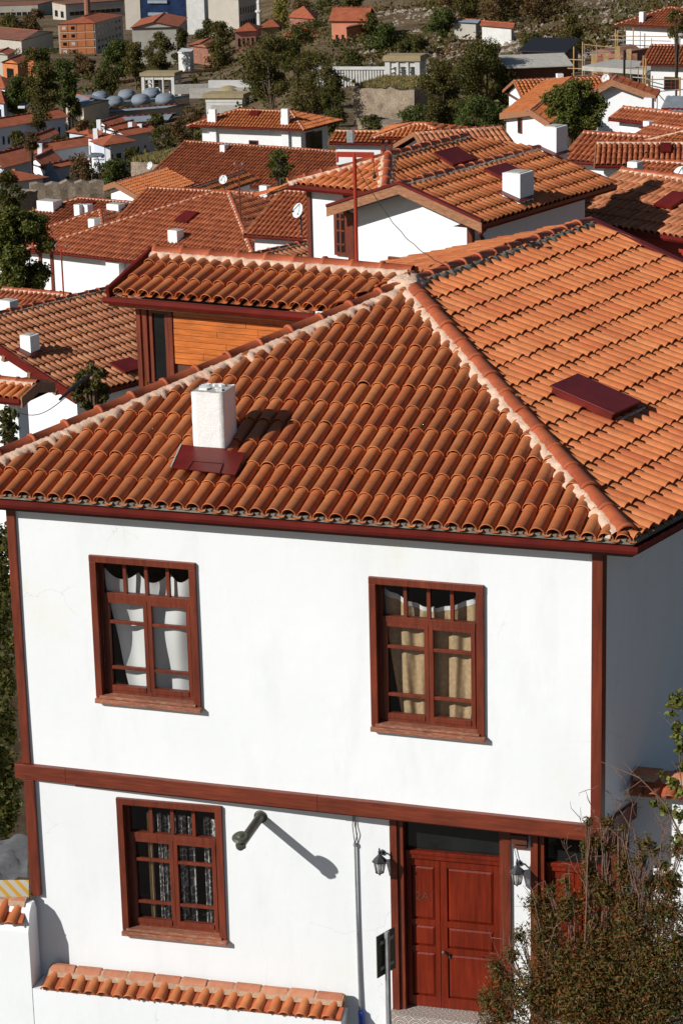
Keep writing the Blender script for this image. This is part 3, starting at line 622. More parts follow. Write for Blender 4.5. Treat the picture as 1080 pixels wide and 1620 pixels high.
def coping(parent,u0,u1,wt,zt,wb,zb,n,seed,mat='tile'):
    """short barrel tiles stepping out from (wt,zt) down to (wb,zb)"""
    g=np.random.default_rng(seed); V=[];F_=[];off=0; K=9; an=np.linspace(0,math.pi,K)
    dv=A3(0,0,0)+lowO*(wb-wt)+UP*(zb-zt); dvn=nrm(dv); nn=nrm(np.cross(lowU,dvn)); nn=nn if nn[2]>0 else -nn; Ld=np.linalg.norm(dv)
    for i in range(n):
        sp=(u1-u0)/n; c=LW(u0+sp*(i+.5)+g.normal()*.006,zt,wt)+nn*(.01+g.normal()*.005); ln=Ld*(1+g.normal()*.02); sk=lowU*g.normal()*.02-lowU*.03
        for v,r in((0,.062),(ln-.03,.072),(ln-.02,.080),(ln,.081),(ln,.066),(ln-.1,.062)):
            for a in an: V.append(c+dvn*v+sk*v/ln+lowU*r*math.cos(a)+nn*(r*.9*math.sin(a)))
        for j in range(5):
            for q in range(K-1): b=off+j*K+q; F_.append((b,b+1,b+K+1,b+K))
        off+=6*K
    o=np_mesh('coping_tiles',V,F_,MAT[mat],parent,True)
    # channel bed between and below the barrels
    MB().prism([LW(u0-.02,zt,wt)-nn*.03,LW(u0-.02,zb,wb)-nn*.03-dvn*.03,LW(u0-.02,zb,wb)+nn*.012-dvn*.03,LW(u0-.02,zt,wt)+nn*.02],[LW(u1+.02,zt,wt)-nn*.03,LW(u1+.02,zb,wb)-nn*.03-dvn*.03,LW(u1+.02,zb,wb)+nn*.012-dvn*.03,LW(u1+.02,zt,wt)+nn*.02]).build('coping_bed',MAT['cap'],parent)
    # pale row of blocks set in mortar above
    V=[];F_=[]; mb=MB(); m=int((u1-u0)/.33)
    for i in range(m):
        s=(u1-u0)/m; a,b_=u0+s*i+.012,u0+s*(i+1)-.012; r=.085; zz=zt+.0; jz=g.normal()*.006
        ring=[(wt-.10,zt+.0),(wt-.10,zt+.07),(wt-.06,zt+.11),(wt-.01,zt+.105),(wt+.05,zt+.06),(wt+.07,zt-.01)]
        mb.prism([LW(a,z+jz,w) for w,z in ring],[LW(b_,z+jz+g.normal()*.004,w) for w,z in ring])
    mb.build('coping_blocks',MAT['block'],parent,bevel=.012)
    mb=MB(); ring=[(wt-.11,zt-.05),(wt-.11,zt+.06),(wt-.06,zt+.095),(wt-.01,zt+.09),(wt+.06,zt+.045),(wt+.10,zt-.0)]
    mb.prism([LW(u0,z,w) for w,z in ring],[LW(u1,z,w) for w,z in ring]); mb.build('mortar',MAT['mortar2'],parent)
tile_mat('block',[(.46,.17,.09),(.54,.23,.13),(.50,.20,.11)],.7)
simple('mortar2',(.46,.30,.20),.95,.25,14,.8,spec=.1,bscale=40)
coping(gw,.12,3.98,.17,.02,WO+.05,-.10,21,1,'tile')
coping(tw,-5,-.14,.17,.955,WO+.06,.78,28,2,'tile_orange')
# right garden wall behind the bush
gy=.74
def RW(x,z,o=0.): return A3(x,gy-o,z)
rg=empty('garden_wall',A3(1.6,gy,0),'white garden wall right of the corner, half in shadow, with dark red tile coping','garden wall')
P_l=on_y(1000,1200,gy-.2)
MB().box(A3(3.2,gy+.14,1.35),A3(1,0,0),A3(0,1,0),UP,3.0,.14,1.68).build('wall',MAT['plaster'],rg)
# coping on this wall (reuse by mapping the lower facade frame)
_sv=(lowU,lowO,LW)
lowU=A3(1,0,0); lowO=A3(0,-1,0)
def LW(u,z,w=0.): return A3(u,gy-w,z)
coping(rg,.25,5.8,-.02,3.12,.22,2.98,27,5,'tile_red')
lowU,lowO,LW=_sv
# doorstep with patterned tiles
m,nt,b=newmat('pattern_tile'); tc=nt.nodes.new('ShaderNodeTexCoord'); mp=nt.nodes.new('ShaderNodeMapping'); mp.inputs['Scale'].default_value=(5.,5.,5.); nt.links.new(tc.outputs['Object'],mp.inputs[0])
sx=nt.nodes.new('ShaderNodeSeparateXYZ'); nt.links.new(mp.outputs[0],sx.inputs[0])
def mth(op,a,b_=None,c=None):
    n=nt.nodes.new('ShaderNodeMath'); n.operation=op
    for i,v in enumerate((a,b_,c)):
        if v is None: continue
        if isinstance(v,(int,float)): n.inputs[i].default_value=v
        else: nt.links.new(v,n.inputs[i])
    return n.outputs[0]
fx=mth('ABSOLUTE',mth('SUBTRACT',mth('FRACT',sx.outputs[0]),.5)); sz=mth('ADD',sx.outputs[2],mth('MULTIPLY',sx.outputs[1],1.)); fz=mth('ABSOLUTE',mth('SUBTRACT',mth('FRACT',sz),.5))
dd=mth('SQRT',mth('ADD',mth('MULTIPLY',fx,fx),mth('MULTIPLY',fz,fz))); rr_=mth('FRACT',mth('MULTIPLY',dd,4.2)); 
rp=ramp(nt,[(0,(.50,.46,.40)),(.38,(.10,.09,.09)),(.55,(.48,.36,.32)),(.8,(.16,.14,.13))],'CONSTANT'); nt.links.new(rr_,rp.inputs[0]); nt.links.new(rp.outputs[0],b.inputs['Base Color']); b.inputs['Roughness'].default_value=.5
st=MB(); wallblk(st,DL-.10,UE-.02,-.6,-.07,-.24,.16); o=st.build('doorstep',MAT['pattern_tile']); tag(o,'doorstep of patterned grey and rose cement tiles below the double door','doorstep')
simple('paving',(.15,.135,.12),.9,.2,1.2,.3)
# street and yard
st=MB(); st.poly([A3(-30,-6,-.75),A3(12,-30,-.75),A3(30,2,-.75),A3(2,.6,-.75),A3(-30,.1,-.75)]); # street level in front
tag(st.build('street',MAT['paving']),kind='structure')
# wall lamps
def lantern(P,O,U,lab):
    root=empty('wall_lamp',P,lab,'wall lamp','lanterns beside the doors')
    mb=MB(); mb.lathe(P-O*.0,[(-.0,.035),(.02,.035),(.03,.02)],O,10); mb.tube([P+O*.02,P+O*.07+UP*.04,P+O*.13+UP*.03],.012,6); mb.build('bracket',MAT['iron'],root)
    c=P+O*.15-UP*.06
    mb=MB(); mb.lathe(c,[(.10,.012),(.13,.02),(.145,.008),(.16,.012),(.18,.004)],UP,8); mb.lathe(c,[(.0,.092),(.012,.096),(.03,.078),(.07,.04),(.10,.016)],UP,6); mb.build('lamp_cap',MAT['iron'],root)
    mb=MB()
    for q in range(6):
        a=q*math.pi/3; e1=A3(math.cos(a),math.sin(a),0); mb.tube([c+e1*.076,c+e1*.048-UP*.145],.006,5)
    mb.lathe(c,[(-.185,.006),(-.17,.014),(-.155,.03),(-.145,.056),(-.138,.056)],UP,6); mb.build('lamp_frame',MAT['iron'],root)
    mb=MB(); mb.lathe(c,[(-.14,.045),(-.003,.072)],UP,6); mb.build('lamp_glass',MAT['lamp_glass'],root)
    return root
m,nt,b=newmat('lamp_glass'); b.inputs['Base Color'].default_value=(.55,.55,.52,1); b.inputs['Roughness'].default_value=.15; b.inputs['Alpha'].default_value=.65
lantern(LW(4.47,2.03,.0),lowO,lowU,'black hexagonal lantern on the white wall left of the double door')
lantern(LW(6.16,2.05,.0),lowO,lowU,'black hexagonal lantern on the white strip between the two doors')
mb=MB(); wallblk(mb,6.08,6.27,2.33,2.44,.0,.10); wallblk(mb,6.07,6.28,2.44,2.455,.0,.13); wallblk(mb,6.09,6.26,2.25,2.32,.0,.05); o=mb.build('fuse_box',MAT['dark_wood'],bevel=.004); tag(o,'small brown box under the beam above the lantern between the doors','fuse box')
mb=MB(); mb.tube([LW(6.10,2.5,.02),LW(6.09,2.3,.03),LW(6.13,2.12,.03),LW(6.16,2.08,.03)],.006,5); o=mb.build('cable',MAT['white_edge']); tag(o,'short pale cable looping down to the lantern between the doors','cable')
# stove pipe
Bp=LW(2.94,2.36,0.)
sp=empty('stove_pipe',Bp,'dark metal stove pipe with round rain cap sticking out of the white wall','stove pipe')
mb=MB(); a=Bp-lowO*.02; e=Bp+lowO*.80; mb.tube([a,Bp+lowO*.5,e,e+lowO*.06+UP*-.015,e+lowO*.085+UP*.02],[.058,.058,.058,.056,.05],14); mb.tube([e+lowO*.03-UP*.045,e+lowO*.035+UP*.08],.060,14); mb.build('pipe',MAT['pipe_metal'],sp,smooth=False)
mb=MB(); mb.lathe(Bp,[(-.01,.085),(.012,.085),(.02,.062),(.05,.061)],lowO,16); mb.build('wall_ring',MAT['pipe_metal'],sp)
mb=MB(); cc=e+lowO*.035+UP*.10; ax=nrm(UP+lowO*.35); mb.lathe(cc,[(-.02,.105),(-.012,.108),(.012,.085),(.02,.05),(.035,.035),(.045,.012)],ax,18); mb.build('rain_cap',MAT['olive_metal'],sp)
# conduit with wires
mb=MB(); mb.tube([LW(4.135,2.10,.03),LW(4.14,1.2,.03),LW(4.15,.3,.03),LW(4.155,-.15,.035)],[.013,.014,.017,.018],8); mb.lathe(LW(4.135,2.10,.03),[(-.01,.024),(.03,.022)],UP,8); co=mb.build('conduit',MAT['grey_metal']); tag(co,'thin grey conduit pipe running down the white wall with two wires on top','conduit')
mb=MB()
for k,o_ in((0,0),(1,.03)): mb.tube([LW(4.135,2.12,.03),LW(4.12+o_*1.6,2.25,.03),LW(4.11+o_,2.36,.03),LW(4.12+o_*.6,2.45,.03),LW(4.12+o_*.6,2.60,.03)],.006,5)
mb.build('wire',MAT['pipe_metal'],co)
mb=MB(); mb.tube([LW(4.17,-.13,.06),LW(4.19,-.42,.075)],[.035,.04],10); o=mb.build('pipe_sleeve',MAT['blue_plastic']); tag(o,'blue plastic sleeve round the foot of the grey conduit','sleeve')
# sign seen from behind
sy=-.9
pa=on_y(612,1480,sy); pb_=on_y(616,1620,sy)
sr=empty('road_sign',pa*A3(1,1,0)+UP*-.7,'back of an olive sign plate on a thin steel post before the door frame','sign')
pb_=A3(pa[0]+.0,pa[1],-.75)
MB().box((pa+pb_)/2+UP*.02,hd(80),hd(-10),UP,.03,.022,(pa[2]-pb_[2])/2+.03).build('post',MAT['grey_metal'],sr,bevel=.004)
sdv=hd(68); so_=A3(sdv[1],-sdv[0],0); pt0=on_plane(595,1482,pa+so_*.045*-1,so_); pt1=on_plane(624,1466,pa-so_*.045,so_); pc=(pt0+pt1)/2; hw=abs((pt1-pt0).dot(sdv))/2; hh=.27
mb=MB(); mb.box(pc-UP*hh,sdv,so_,UP,hw,.006,hh); mb.build('sign_plate',MAT['olive_metal'],sr,bevel=.003)
for h_ in(.1,.43): MB().box(pc-UP*h_+so_*.012,sdv,so_,UP,hw*.7,.012,.02).build('clamp_rail',MAT['grey_metal'],sr)
# mast on the roof
mp_=on_plane(565,456,tl+dU*2+Vd*Ls,dO)
def mast_top(py,b): 
    r_=ray(565,py); k=((b-CAM)[0]*r_[0]+(b-CAM)[1]*r_[1])/(r_[0]**2+r_[1]**2); return CAM[2]+k*r_[2]
zt=mast_top(241,mp_); ms=empty('roof_mast',mp_,'red painted steel mast with short cross arm standing on the roof ridge','mast')
mb=MB(); mb.tube([mp_-UP*.2,mp_*A3(1,1,0)+UP*zt],.026,10); mb.build('pole',MAT['red_post'],ms)
ca=mp_*A3(1,1,0)+UP*(zt-.03); aU=hd(4); mb=MB(); mb.box(ca+aU*.01,aU,hd(94),UP,.26,.018,.035); mb.box(ca+aU*.26-UP*.04,aU,hd(94),UP,.012,.02,.07); mb.box(ca-aU*.24-UP*.04,aU,hd(94),UP,.012,.02,.07); mb.build('cross_arm',MAT['red_post'],ms,bevel=.003)
mb=MB(); mb.tube([ca+aU*.27-UP*.08,ca+aU*.275-UP*.25],.004,4); mb.lathe(ca+aU*.275-UP*.32,[(0,.02),(.03,.03),(.07,.012)],UP,8); mb.build('insulator',MAT['black'],ms)
e0=ca-UP*.12; e1=APEX+sd_dir*.9+UP*.12; mb=MB(); pts=[e0+(e1-e0)*t-UP*.22*math.sin(math.pi*t)+A3(0,0,.01*math.sin(t*40)) for t in np.linspace(0,1,22)]; mb.tube(pts,.006,5); o=mb.build('cable',MAT['pipe_metal']); tag(o,'dark slack cable from the red mast down to the main ridge','cable')
# ================================================================== NEIGHBOURING HOUSES
def meet(a,da,b,db):
    """horizontal intersection parameter of two lines"""
    M_=np.array([[da[0],-db[0]],[da[1],-db[1]]]); s=np.linalg.solve(M_,(np.asarray(b)-a)[:2]); return s[0]
class Rf:
    def __init__(s,house,mat='tile',det=2,sp=.20,L=.46,cap=True,deck='deck'):
        s.h=house;s.mat=mat;s.det=det;s.sp=sp;s.L=L; s.part=None; s.deck=MB(); s.todo=[]; s.cp=[]
        s.dm=deck
    def face(s,pts,A_=None,B_=None):
        pts=[np.asarray(p,float) for p in pts]; A_=pts[0] if A_ is None else A_; B_=pts[1] if B_ is None else B_
        s.deck.poly([p-UP*.012 for p in pts]); s.todo.append((pts,A_,B_)); return s
    def cap(s,P,Q,n1,n2,**k): s.cp.append((P,Q,n1,n2,k)); return s
    def build(s):
        r=s.deck.build('roof',MAT[s.dm],s.h)
        if s.det>0:
            for pts,a,b_ in s.todo: tiles(pts,a,b_,s.mat,r,sp=s.sp,L=s.L,det=s.det)
        for i,(P,Q,n1,n2,k) in enumerate(s.cp):
            kk=dict(mw=.20,L=.42,k=7 if s.det>1 else 5,jag=1 if s.det>1 else .5,seed=i+3); kk.update(k)
            caps(P,Q,n1,n2,r,**kk)
        return r
def fn(pts):
    n=A3(0,0,0)
    for i in range(1,len(pts)-1): n=n+np.cross(pts[i]-pts[0],pts[i+1]-pts[0])
    n=nrm(n); return n if n[2]>0 else -n
def gutter_simple(parent,path,outs,s=1.,mat='red_metal'):
    MB().sweep(path,[(.03*s,.02*s),(.03*s,-.06*s),(0,-.12*s),(-.14*s,-.12*s),(-.14*s,.02*s)],outs).build('gutter',MAT[mat],parent)
def chimney(parent,p,U,w,d,h,mat='plaster_far',name='chimney',sink=.3,flash=True,n=None,cap=False):
    U=nrm(U); W=np.cross(UP,U); c=p+U*w/2+W*d/2
    o=MB().box(c+UP*(h-sink)/2,U,W,UP,w/2,d/2,(h+sink)/2).build(name,MAT[mat],parent,bevel=.01)
    MB().box(c+UP*(h+.004),U,W,UP,w/2-.07,d/2-.07,.012).build('flue',MAT['concrete'],o)
    if flash and n is not None:
        a=nrm(U-n*U.dot(n)); b_=np.cross(n,a); MB().box(c+n*.10-b_*.1,a,b_,n,w/2+.08,d/2+.10,.008).build('flashing',MAT['red_metal'],o)
    return o
def win(parent,c,U,w,h,O,det=True,mull=2,frame='wood'):
    r=MB().box(c,U,O,UP,w/2,.05,h/2).build('window',MAT[frame],parent)
    MB().box(c+O*.052,U,O,UP,w/2-.09,.006,h/2-.09).build('pane',MAT['dark_glass'],r)
    if det:
        mb=MB(); mb.box(c+O*.062,U,O,UP,.025,.008,h/2-.091); 
        for q in(-.25,.05,.3): mb.box(c+O*.0615+UP*h*q,U,O,UP,w/2-.091,.007,.02)
        mb.build('glazing_bars',MAT[frame],r)
    return r
def inset(poly,d):
    """move each side of a horizontal polygon inwards by d"""
    n=len(poly); c=sum(poly)/n; L=[]
    for i in range(n):
        a,b_=poly[i],poly[(i+1)%n]; U=nrm((b_-a)*A3(1,1,0)); W=np.cross(UP,U); W=W if (c-a).dot(W)>0 else -W
        L.append((a+W*(d[i] if hasattr(d,'__len__') else d),U))
    out=[]
    for i in range(n):
        (a,u),(b_,v)=L[i-1],L[i]; out.append(a+u*meet(a,u,b_,v))
    return out
def walls(parent,foot,zt,H,mat='plaster_far',gable=None):
    """closed wall shell; one mesh"""
    bt=[p*A3(1,1,0)+UP*(zt-H) for p in foot]; tp=[p*A3(1,1,0)+UP*zt for p in foot]
    return MB().prism(bt,tp).build('wall',MAT[mat],parent)
def H3(name,label,cat,T0,T1,d,pitch,ridge=None,depth=None,kind='gable',H=6.,oh=.45,mat='tile',det=2,wall='plaster_far',perp=90.,gut=True,group=None,sp=.20,L=.46,cap=True,end0=None,oside=.35,capsmw=.2,posts=False,deck='deck'):
    """house from the front eave T0-T1 (photo points, T0 at range d); ridge parallel to it through the photo point 'ridge' or at half 'depth'"""
    P0=at(*T0,d); P1=on_z(*T1,P0[2]); U=nrm(P1-P0); a=np.linalg.norm(P1-P0); W=hd(math.degrees(math.atan2(U[1],U[0]))+perp); W_=np.cross(UP,U)
    if ridge is not None:
        pp,n,V=plane_from(P0,P1,pitch,W_); q=on_plane(*ridge,pp,n); depth=2*(q-P0).dot(W_)
    sl=depth/ W.dot(W_); P2=P1+W*sl; P3=P0+W*sl; rz=depth/2*math.tan(R(pitch))
    root=empty(name,(P0+P2)/2*A3(1,1,0)+UP*(P0[2]-H),label,cat,group)
    rf=Rf(root,mat,det,sp,L,deck=deck); hu=0
    if kind=='gable': A_,B_=P0+W*sl/2+UP*rz,P1+W*sl/2+UP*rz
    else:
        i=min(depth/2,a*.49)*(1.) ; A_,B_=P0+W*sl/2+U*i+UP*rz,P1+W*sl/2-U*i+UP*rz
    F=[P0,P1,B_,A_]; Bk=[P2,P3,A_,B_]; rf.face(F); rf.face(Bk); nf,nb=fn(F),fn(Bk)
    if kind=='hip':
        Lf=[P3,P0,A_];Rt=[P1,P2,B_]; rf.face(Lf);rf.face(Rt); nl,nr=fn(Lf),fn(Rt)
        if cap: rf.cap(P0,A_,nl,nf); rf.cap(P1,B_,nf,nr); rf.cap(P2,B_,nr,nb); rf.cap(P3,A_,nb,nl)
    if cap: rf.cap(A_,B_,nb,nf)
    r=rf.build()
    foot=inset([P0,P1,P2,P3],[oh,oside,oh,oside]); 
    w=walls(root,foot,P0[2]-.05,H,wall)
    if kind=='gable':
        for e0,e1,ap in((foot[0],foot[3],A_),(foot[1],foot[2],B_)):
            m_=(e0+e1)/2; kx=1-2*oh/depth
            MB().poly([e0*A3(1,1,0)+UP*(P0[2]-.05),e1*A3(1,1,0)+UP*(P0[2]-.05),m_*A3(1,1,0)+UP*(P0[2]-.05+rz*kx+.03)]).build('gable_wall',MAT[wall],root)
        for X0,X1,X2,o_ in((P0,A_,P3,-U),(P1,B_,P2,U)):
            mb=MB()
            for a_,b_ in((X0,X1),(X2,X1)): mb.prism([a_+UP*.06,a_-UP*.16,a_-UP*.16+o_*.05,a_+UP*.06+o_*.05],[b_+UP*.06,b_-UP*.16,b_-UP*.16+o_*.05,b_+UP*.06+o_*.05])
            mb.build('bargeboard',MAT['verge_wood'],root)
        if gut: gutter_simple(r,[P0,P1],[-W_]); gutter_simple(r,[P3,P2],[W_])
    elif gut:
        outs=[-W_,nrm(np.cross(P2-P1,UP)),W_,nrm(np.cross(P0-P3,UP))]
        outs=[nrm(o if o.dot((P0+P2)/2-x)<0 else -o) for o,x in zip(outs,(P0,P1,P2,P3))]
        MBp=[P0,P1,P2,P3,P0]; gutter_simple(r,MBp,outs)
    if gut:
        MB().poly([p-UP*.11 for p in(P0,P1,P2,P3)]).build('soffit',MAT['dark_wood'],r)
    info=dict(root=root,roof=r,P=(P0,P1,P2,P3),A=A_,B=B_,U=U,W=W_,nf=nf,foot=foot,z=P0[2],V=nrm(np.cross(nf,U)),Pf=P0)
    return info
def on_roof(I,px,py,lift=0.): return on_plane(px,py,I['P'][0]+I['nf']*lift,I['nf'])
def chim_px(I,x0,x1,yb,yt,dp=None,mat='plaster_far',U=None,label=None,flash=True):
    """chimney standing on the front slope: foot px (x0..x1,yb), top yt"""
    a=on_roof(I,x0,yb); b_=on_roof(I,x1,yb); U=I['U'] if U is None else U; w=abs((b_-a).dot(nrm(U))); 
    s=np.linalg.norm(a-CAM)/FPX; h=(yb-yt)*s/.97
    c=chimney(I['root'],a,U,w,dp or w,h,mat,n=I['nf'],flash=flash)
    return c
def hatch_px(I,x0,y0,x1,y1,tilt=0):
    a=on_roof(I,(x0+x1)/2,(y0+y1)/2,.16); s=np.linalg.norm(a-CAM)/FPX; w=(x1-x0)*s*.8; h=(y1-y0)*s/.45
    b_=MB().box(a,I['U'],I['V'],I['nf'],w/2,h/2,.035); return b_.build('roof_hatch',MAT['red_metal'],I['root'])
def sat_dish(px,py,d,r,lab,face=-35,el=35):
    p=at(px,py,d); ax=nrm(hd(-90+face)+UP*math.tan(R(el))*.6); root=empty('satellite_dish',p-UP*(r+.5),lab,'satellite dish','satellite dishes on the roofs')
    mb=MB(); mb.lathe(p,[(-.10*r*2,.02),(-.06*r*2,r*.5),(0,r),(.012,r),(-.04*r*2,r*.5),(-.08*r*2,.02)],ax,18); mb.build('reflector',MAT['dish'],root,smooth=False)
    a=nrm(np.cross(ax,UP)); q=p+ax*r*.9-UP*r*.35
    mb=MB(); mb.tube([p-np.cross(a,ax)*-r*.9,q],.015,5); mb.lathe(q,[(-.05,.03),(.05,.04)],ax,8); mb.build('feed_arm',MAT['iron'],root)
    mb=MB(); mb.tube([p-ax*.12,p-ax*.15-UP*(r+.55)],.03,6); mb.build('mount',MAT['iron'],root)
    return root
# ---- B: gable house just behind the main roof ---------------------------------------
c1=at(763,356,57.); zB=c1[2]; cl=on_z(518,331,zB); c2=on_z(974,293,zB); dB=nrm(c2-c1); vU=nrm(c1-cl); vO=A3(vU[1],-vU[0],0)
rg_=on_plane(631,295,c1,vO); rlen=(on_plane(851,238,rg_,np.cross(dB,UP))-rg_).dot(dB); rf_=rg_+dB*rlen
BL=np.linalg.norm(c2-c1)-.9
B=empty('town_house',(c1+c2)/2-UP*6,'white gabled house behind the main ridge, weathered chimney at its eave','house')
(lambda *a:None)('B heading',math.degrees(math.atan2(dB[1],dB[0])),math.degrees(math.atan2(vU[1],vU[0])),c1,c2)
(lambda *a:None)('B ridge rise',rg_[2]-zB,'halfspan',np.linalg.norm(c1-cl)/2,'len',np.linalg.norm(c2-c1),rlen, (rg_-cl).dot(vU))
rB=Rf(B,'tile',2,sp=.20,L=.47)
F1=[c1,c2,rf_,rg_]; l2=cl+dB*BL; F2=[l2,cl,rg_,rg_+dB*BL]
nB1,nB2=fn(F1),fn(F2); rB.face(F1); rB.face(F2); rB.cap(rg_,rf_,nB2,nB1,mort='stone')
# second roof with its own hip to the left
Wp=c1-vO*.15
g0=on_plane(455,292,Wp,vO); g1=g0+vU*((on_plane(606,308,Wp,vO)-g0).dot(vU)); 
pitch2=17.; p_,nB3,Vv=plane_from(g0,g1,pitch2,-vO); ap2=on_plane(613,248,p_,nB3); hb=on_plane(609,300,p_,nB3)
n4=nrm(np.cross(hb-ap2,dB)); n4=n4 if n4[2]>0 else -n4
rk=on_plane(749,225,ap2,n4); rk=ap2+dB*((rk-ap2).dot(dB)); bk2=hb+dB*((on_plane(860,240,hb,n4)-hb).dot(dB))
F3=[g0,g1,hb,ap2]; rB.face(F3); F4=[hb,bk2,rk,ap2]; rB.face(F4)
back_l=g0+dB*6; F5=[back_l,g0,ap2,ap2+dB*3]; rB.face(F5)
rB.cap(g0+UP*.02,ap2,fn(F5),nB3); rB.cap(hb,ap2,nB3,n4); rB.cap(ap2,rk,fn([ap2,rk,rk-vU*3-UP,ap2-vU*3-UP]),n4,mort='stone'); rB.face([rk-vU*4-UP*1.3,ap2-vU*4-UP*1.3,ap2,rk])
rBo=rB.build()
wi=.55; wp=c1-vO*wi
wl_=on_plane(490,320,wp,vO); wr_=on_plane(745,370,wp,vO); wl_=wl_*A3(1,1,0); wr_=wr_*A3(1,1,0)
gl0=(cl-vO*wi)*A3(1,1,0); gm=(rg_-vO*wi)*A3(1,1,0); tt=(rg_[2]-zB)/((rg_-cl).dot(vU))
zl=g0[2]-.15; zm=rg_[2]-.2; zr_=zm-tt*(np.linalg.norm(wr_-gm)); zl2=min(zl,zm-tt*np.linalg.norm(gl0-gm))
xv=on_plane(556,345,wp,vO)*A3(1,1,0); zx=zm-tt*np.linalg.norm(xv-gm)
MB().poly([wl_+UP*(zB-7),wr_+UP*(zB-7),wr_+UP*zr_,gm+UP*zm,xv+UP*zx,xv+UP*zx*1.0,gl0+UP*zl,wl_+UP*zl]).build('wall',MAT['plaster'],B)
MB().poly([wr_+UP*(zB-7),wr_+dB*BL+UP*(zB-7),wr_+dB*BL+UP*(zB-.05),wr_+UP*(zB-.05)]).poly([wl_+UP*(zB-7),wl_+dB*BL+UP*(zB-7),wl_+dB*BL+UP*zl,wl_+UP*zl]).build('wall',MAT['plaster'],B)
MB().poly([p-UP*.1 for p in(c1,c2,c2-vU*.8,c1-vU*.8)]).build('soffit',MAT['dark_wood'],rBo)
MB().box((wl_+UP*(zl-3.5))+vU*.0+vO*.02,vU,vO,UP,.045,.05,3.5).build('corner_post',MAT['wood'],B)
MB().box((wr_+UP*(zr_-3.5))-vU*.0+vO*.02,vU,vO,UP,.07,.06,3.5).build('corner_post',MAT['wood'],B)
MB().box((xv+UP*(zx-3.5))+vO*.03+vU*.02,vU,vO,UP,.07,.07,3.45).build('corner_post',MAT['wood'],B)
wc=(on_plane(531,330,wp,vO)+on_plane(553,405,wp,vO))/2; ww=(on_plane(553,370,wp,vO)-on_plane(531,370,wp,vO)).dot(vU); win(B,wc+vO*.03,vU,ww,(on_plane(541,333,wp,vO)-on_plane(541,405,wp,vO))[2],vO)
wc=on_plane(650,412,wp,vO); win(B,wc-UP*.35+vO*.03,vU,1.2,.8,vO)
for s0,s1 in((cl,rg_),(c1,rg_)):   # bargeboards
    MB().prism([s0+UP*a+vO*b_ for a,b_ in((.07,-.02),(-.17,-.02),(-.17,.05),(.07,.05))],[s1+UP*a+vO*b_ for a,b_ in((.07,-.02),(-.17,-.02),(-.17,.05),(.07,.05))]).build('bargeboard',MAT['verge_wood'],B)
    MB().prism([s0+UP*a+vO*b_ for a,b_ in((.13,-.05),(.065,-.05),(.065,.08),(.13,.08))],[s1+UP*a+vO*b_ for a,b_ in((.13,-.05),(.065,-.05),(.065,.08),(.13,.08))]).build('verge_trim',MAT['red_metal'],B)
gutter_simple(rBo,[c1,c2],[vU]); gutter_simple(rBo,[g0,g1],[vO])
MB().sweep([g0,g1],[(0,-.12),(-.5,-.12),(-.5,-.09),(0,-.09)],[vO]).build('soffit',MAT['dark_wood'],rBo)
mb=MB(); mb.tube([c1-UP*.1+vU*.0-vO*.1,c1-UP*.25-vO*.2-vU*.2,wr_+UP*(zr_-.45)+vU*.12-vO*.3,wr_+UP*(zr_-3)+vU*.12-vO*.3],.05,6); mb.build('downpipe',MAT['red_metal'],B)
IB=dict(root=B,nf=nB1,P=(c1,c2),U=dB,V=np.cross(nB1,dB))
def face_chim(I,x0,y0,wpx,dpx,htop,mat,Uw):
    pass
a=on_plane(794,314,c1,nB1); s=57.5/FPX; chimney(B,a,vU,.42*1.15,.62,.60,'rough_plaster',n=nB1)
a=on_plane(856,243,c1,nB1); s=66/FPX; chimney(B,a,vU,.42,.55,.66,'plaster_far',n=nB1)
def slab(parent,px,n,P,U,w,h,l=.2,name='roof_hatch'):
    a=on_plane(*px,P+n*l,n); V_=np.cross(n,U); return MB().box(a,U,V_,n,w/2,h/2,.03).build(name,MAT['red_metal'],parent)
slab(B,(799,271),nB1,c1,dB,.95,.62); slab(B,(719,247),n4,ap2,dB,1.0,.6)
# ---- D: broad roof low on the left ----------------------------------------------------
def free_house(name,label,cat,faces,eaves,capl,wallpolys,mat='tile',det=2,sp=.2,L=.46,origin=None,wallmat='plaster_far'):
    root=empty(name,origin,label,cat); r=Rf(root,mat,det,sp,L)
    for f,(i,j) in faces: r.face(f,f[i],f[j])
    for c in capl: r.cap(*c[:4],**(c[4] if len(c)>4 else {}))
    ro=r.build()
    for e,o in eaves: gutter_simple(ro,e,o)
    for w_ in wallpolys: MB().poly(w_).build('wall',MAT[wallmat],root)
    return root,ro
# right-facing slope: ridge from (0,500) to (212,448); verge from (0,545) down to (115,625)
zD=at(120,628,66.)[2]; e0=on_z(122,630,zD); rdD=nrm(on_z(330,540,zD)-e0)   # eave runs away to the right
rdD=dB*.0+nrm(hd(66)); 
pD,nD1,VD=plane_from(e0,e0+rdD,17.,hd(66+90)); r0=on_plane(-60,512,e0,nD1); 
vD=nrm(hd(66+90)); 
rA=on_plane(-2,500,e0,nD1); rBk=on_plane(212,449,e0,nD1)
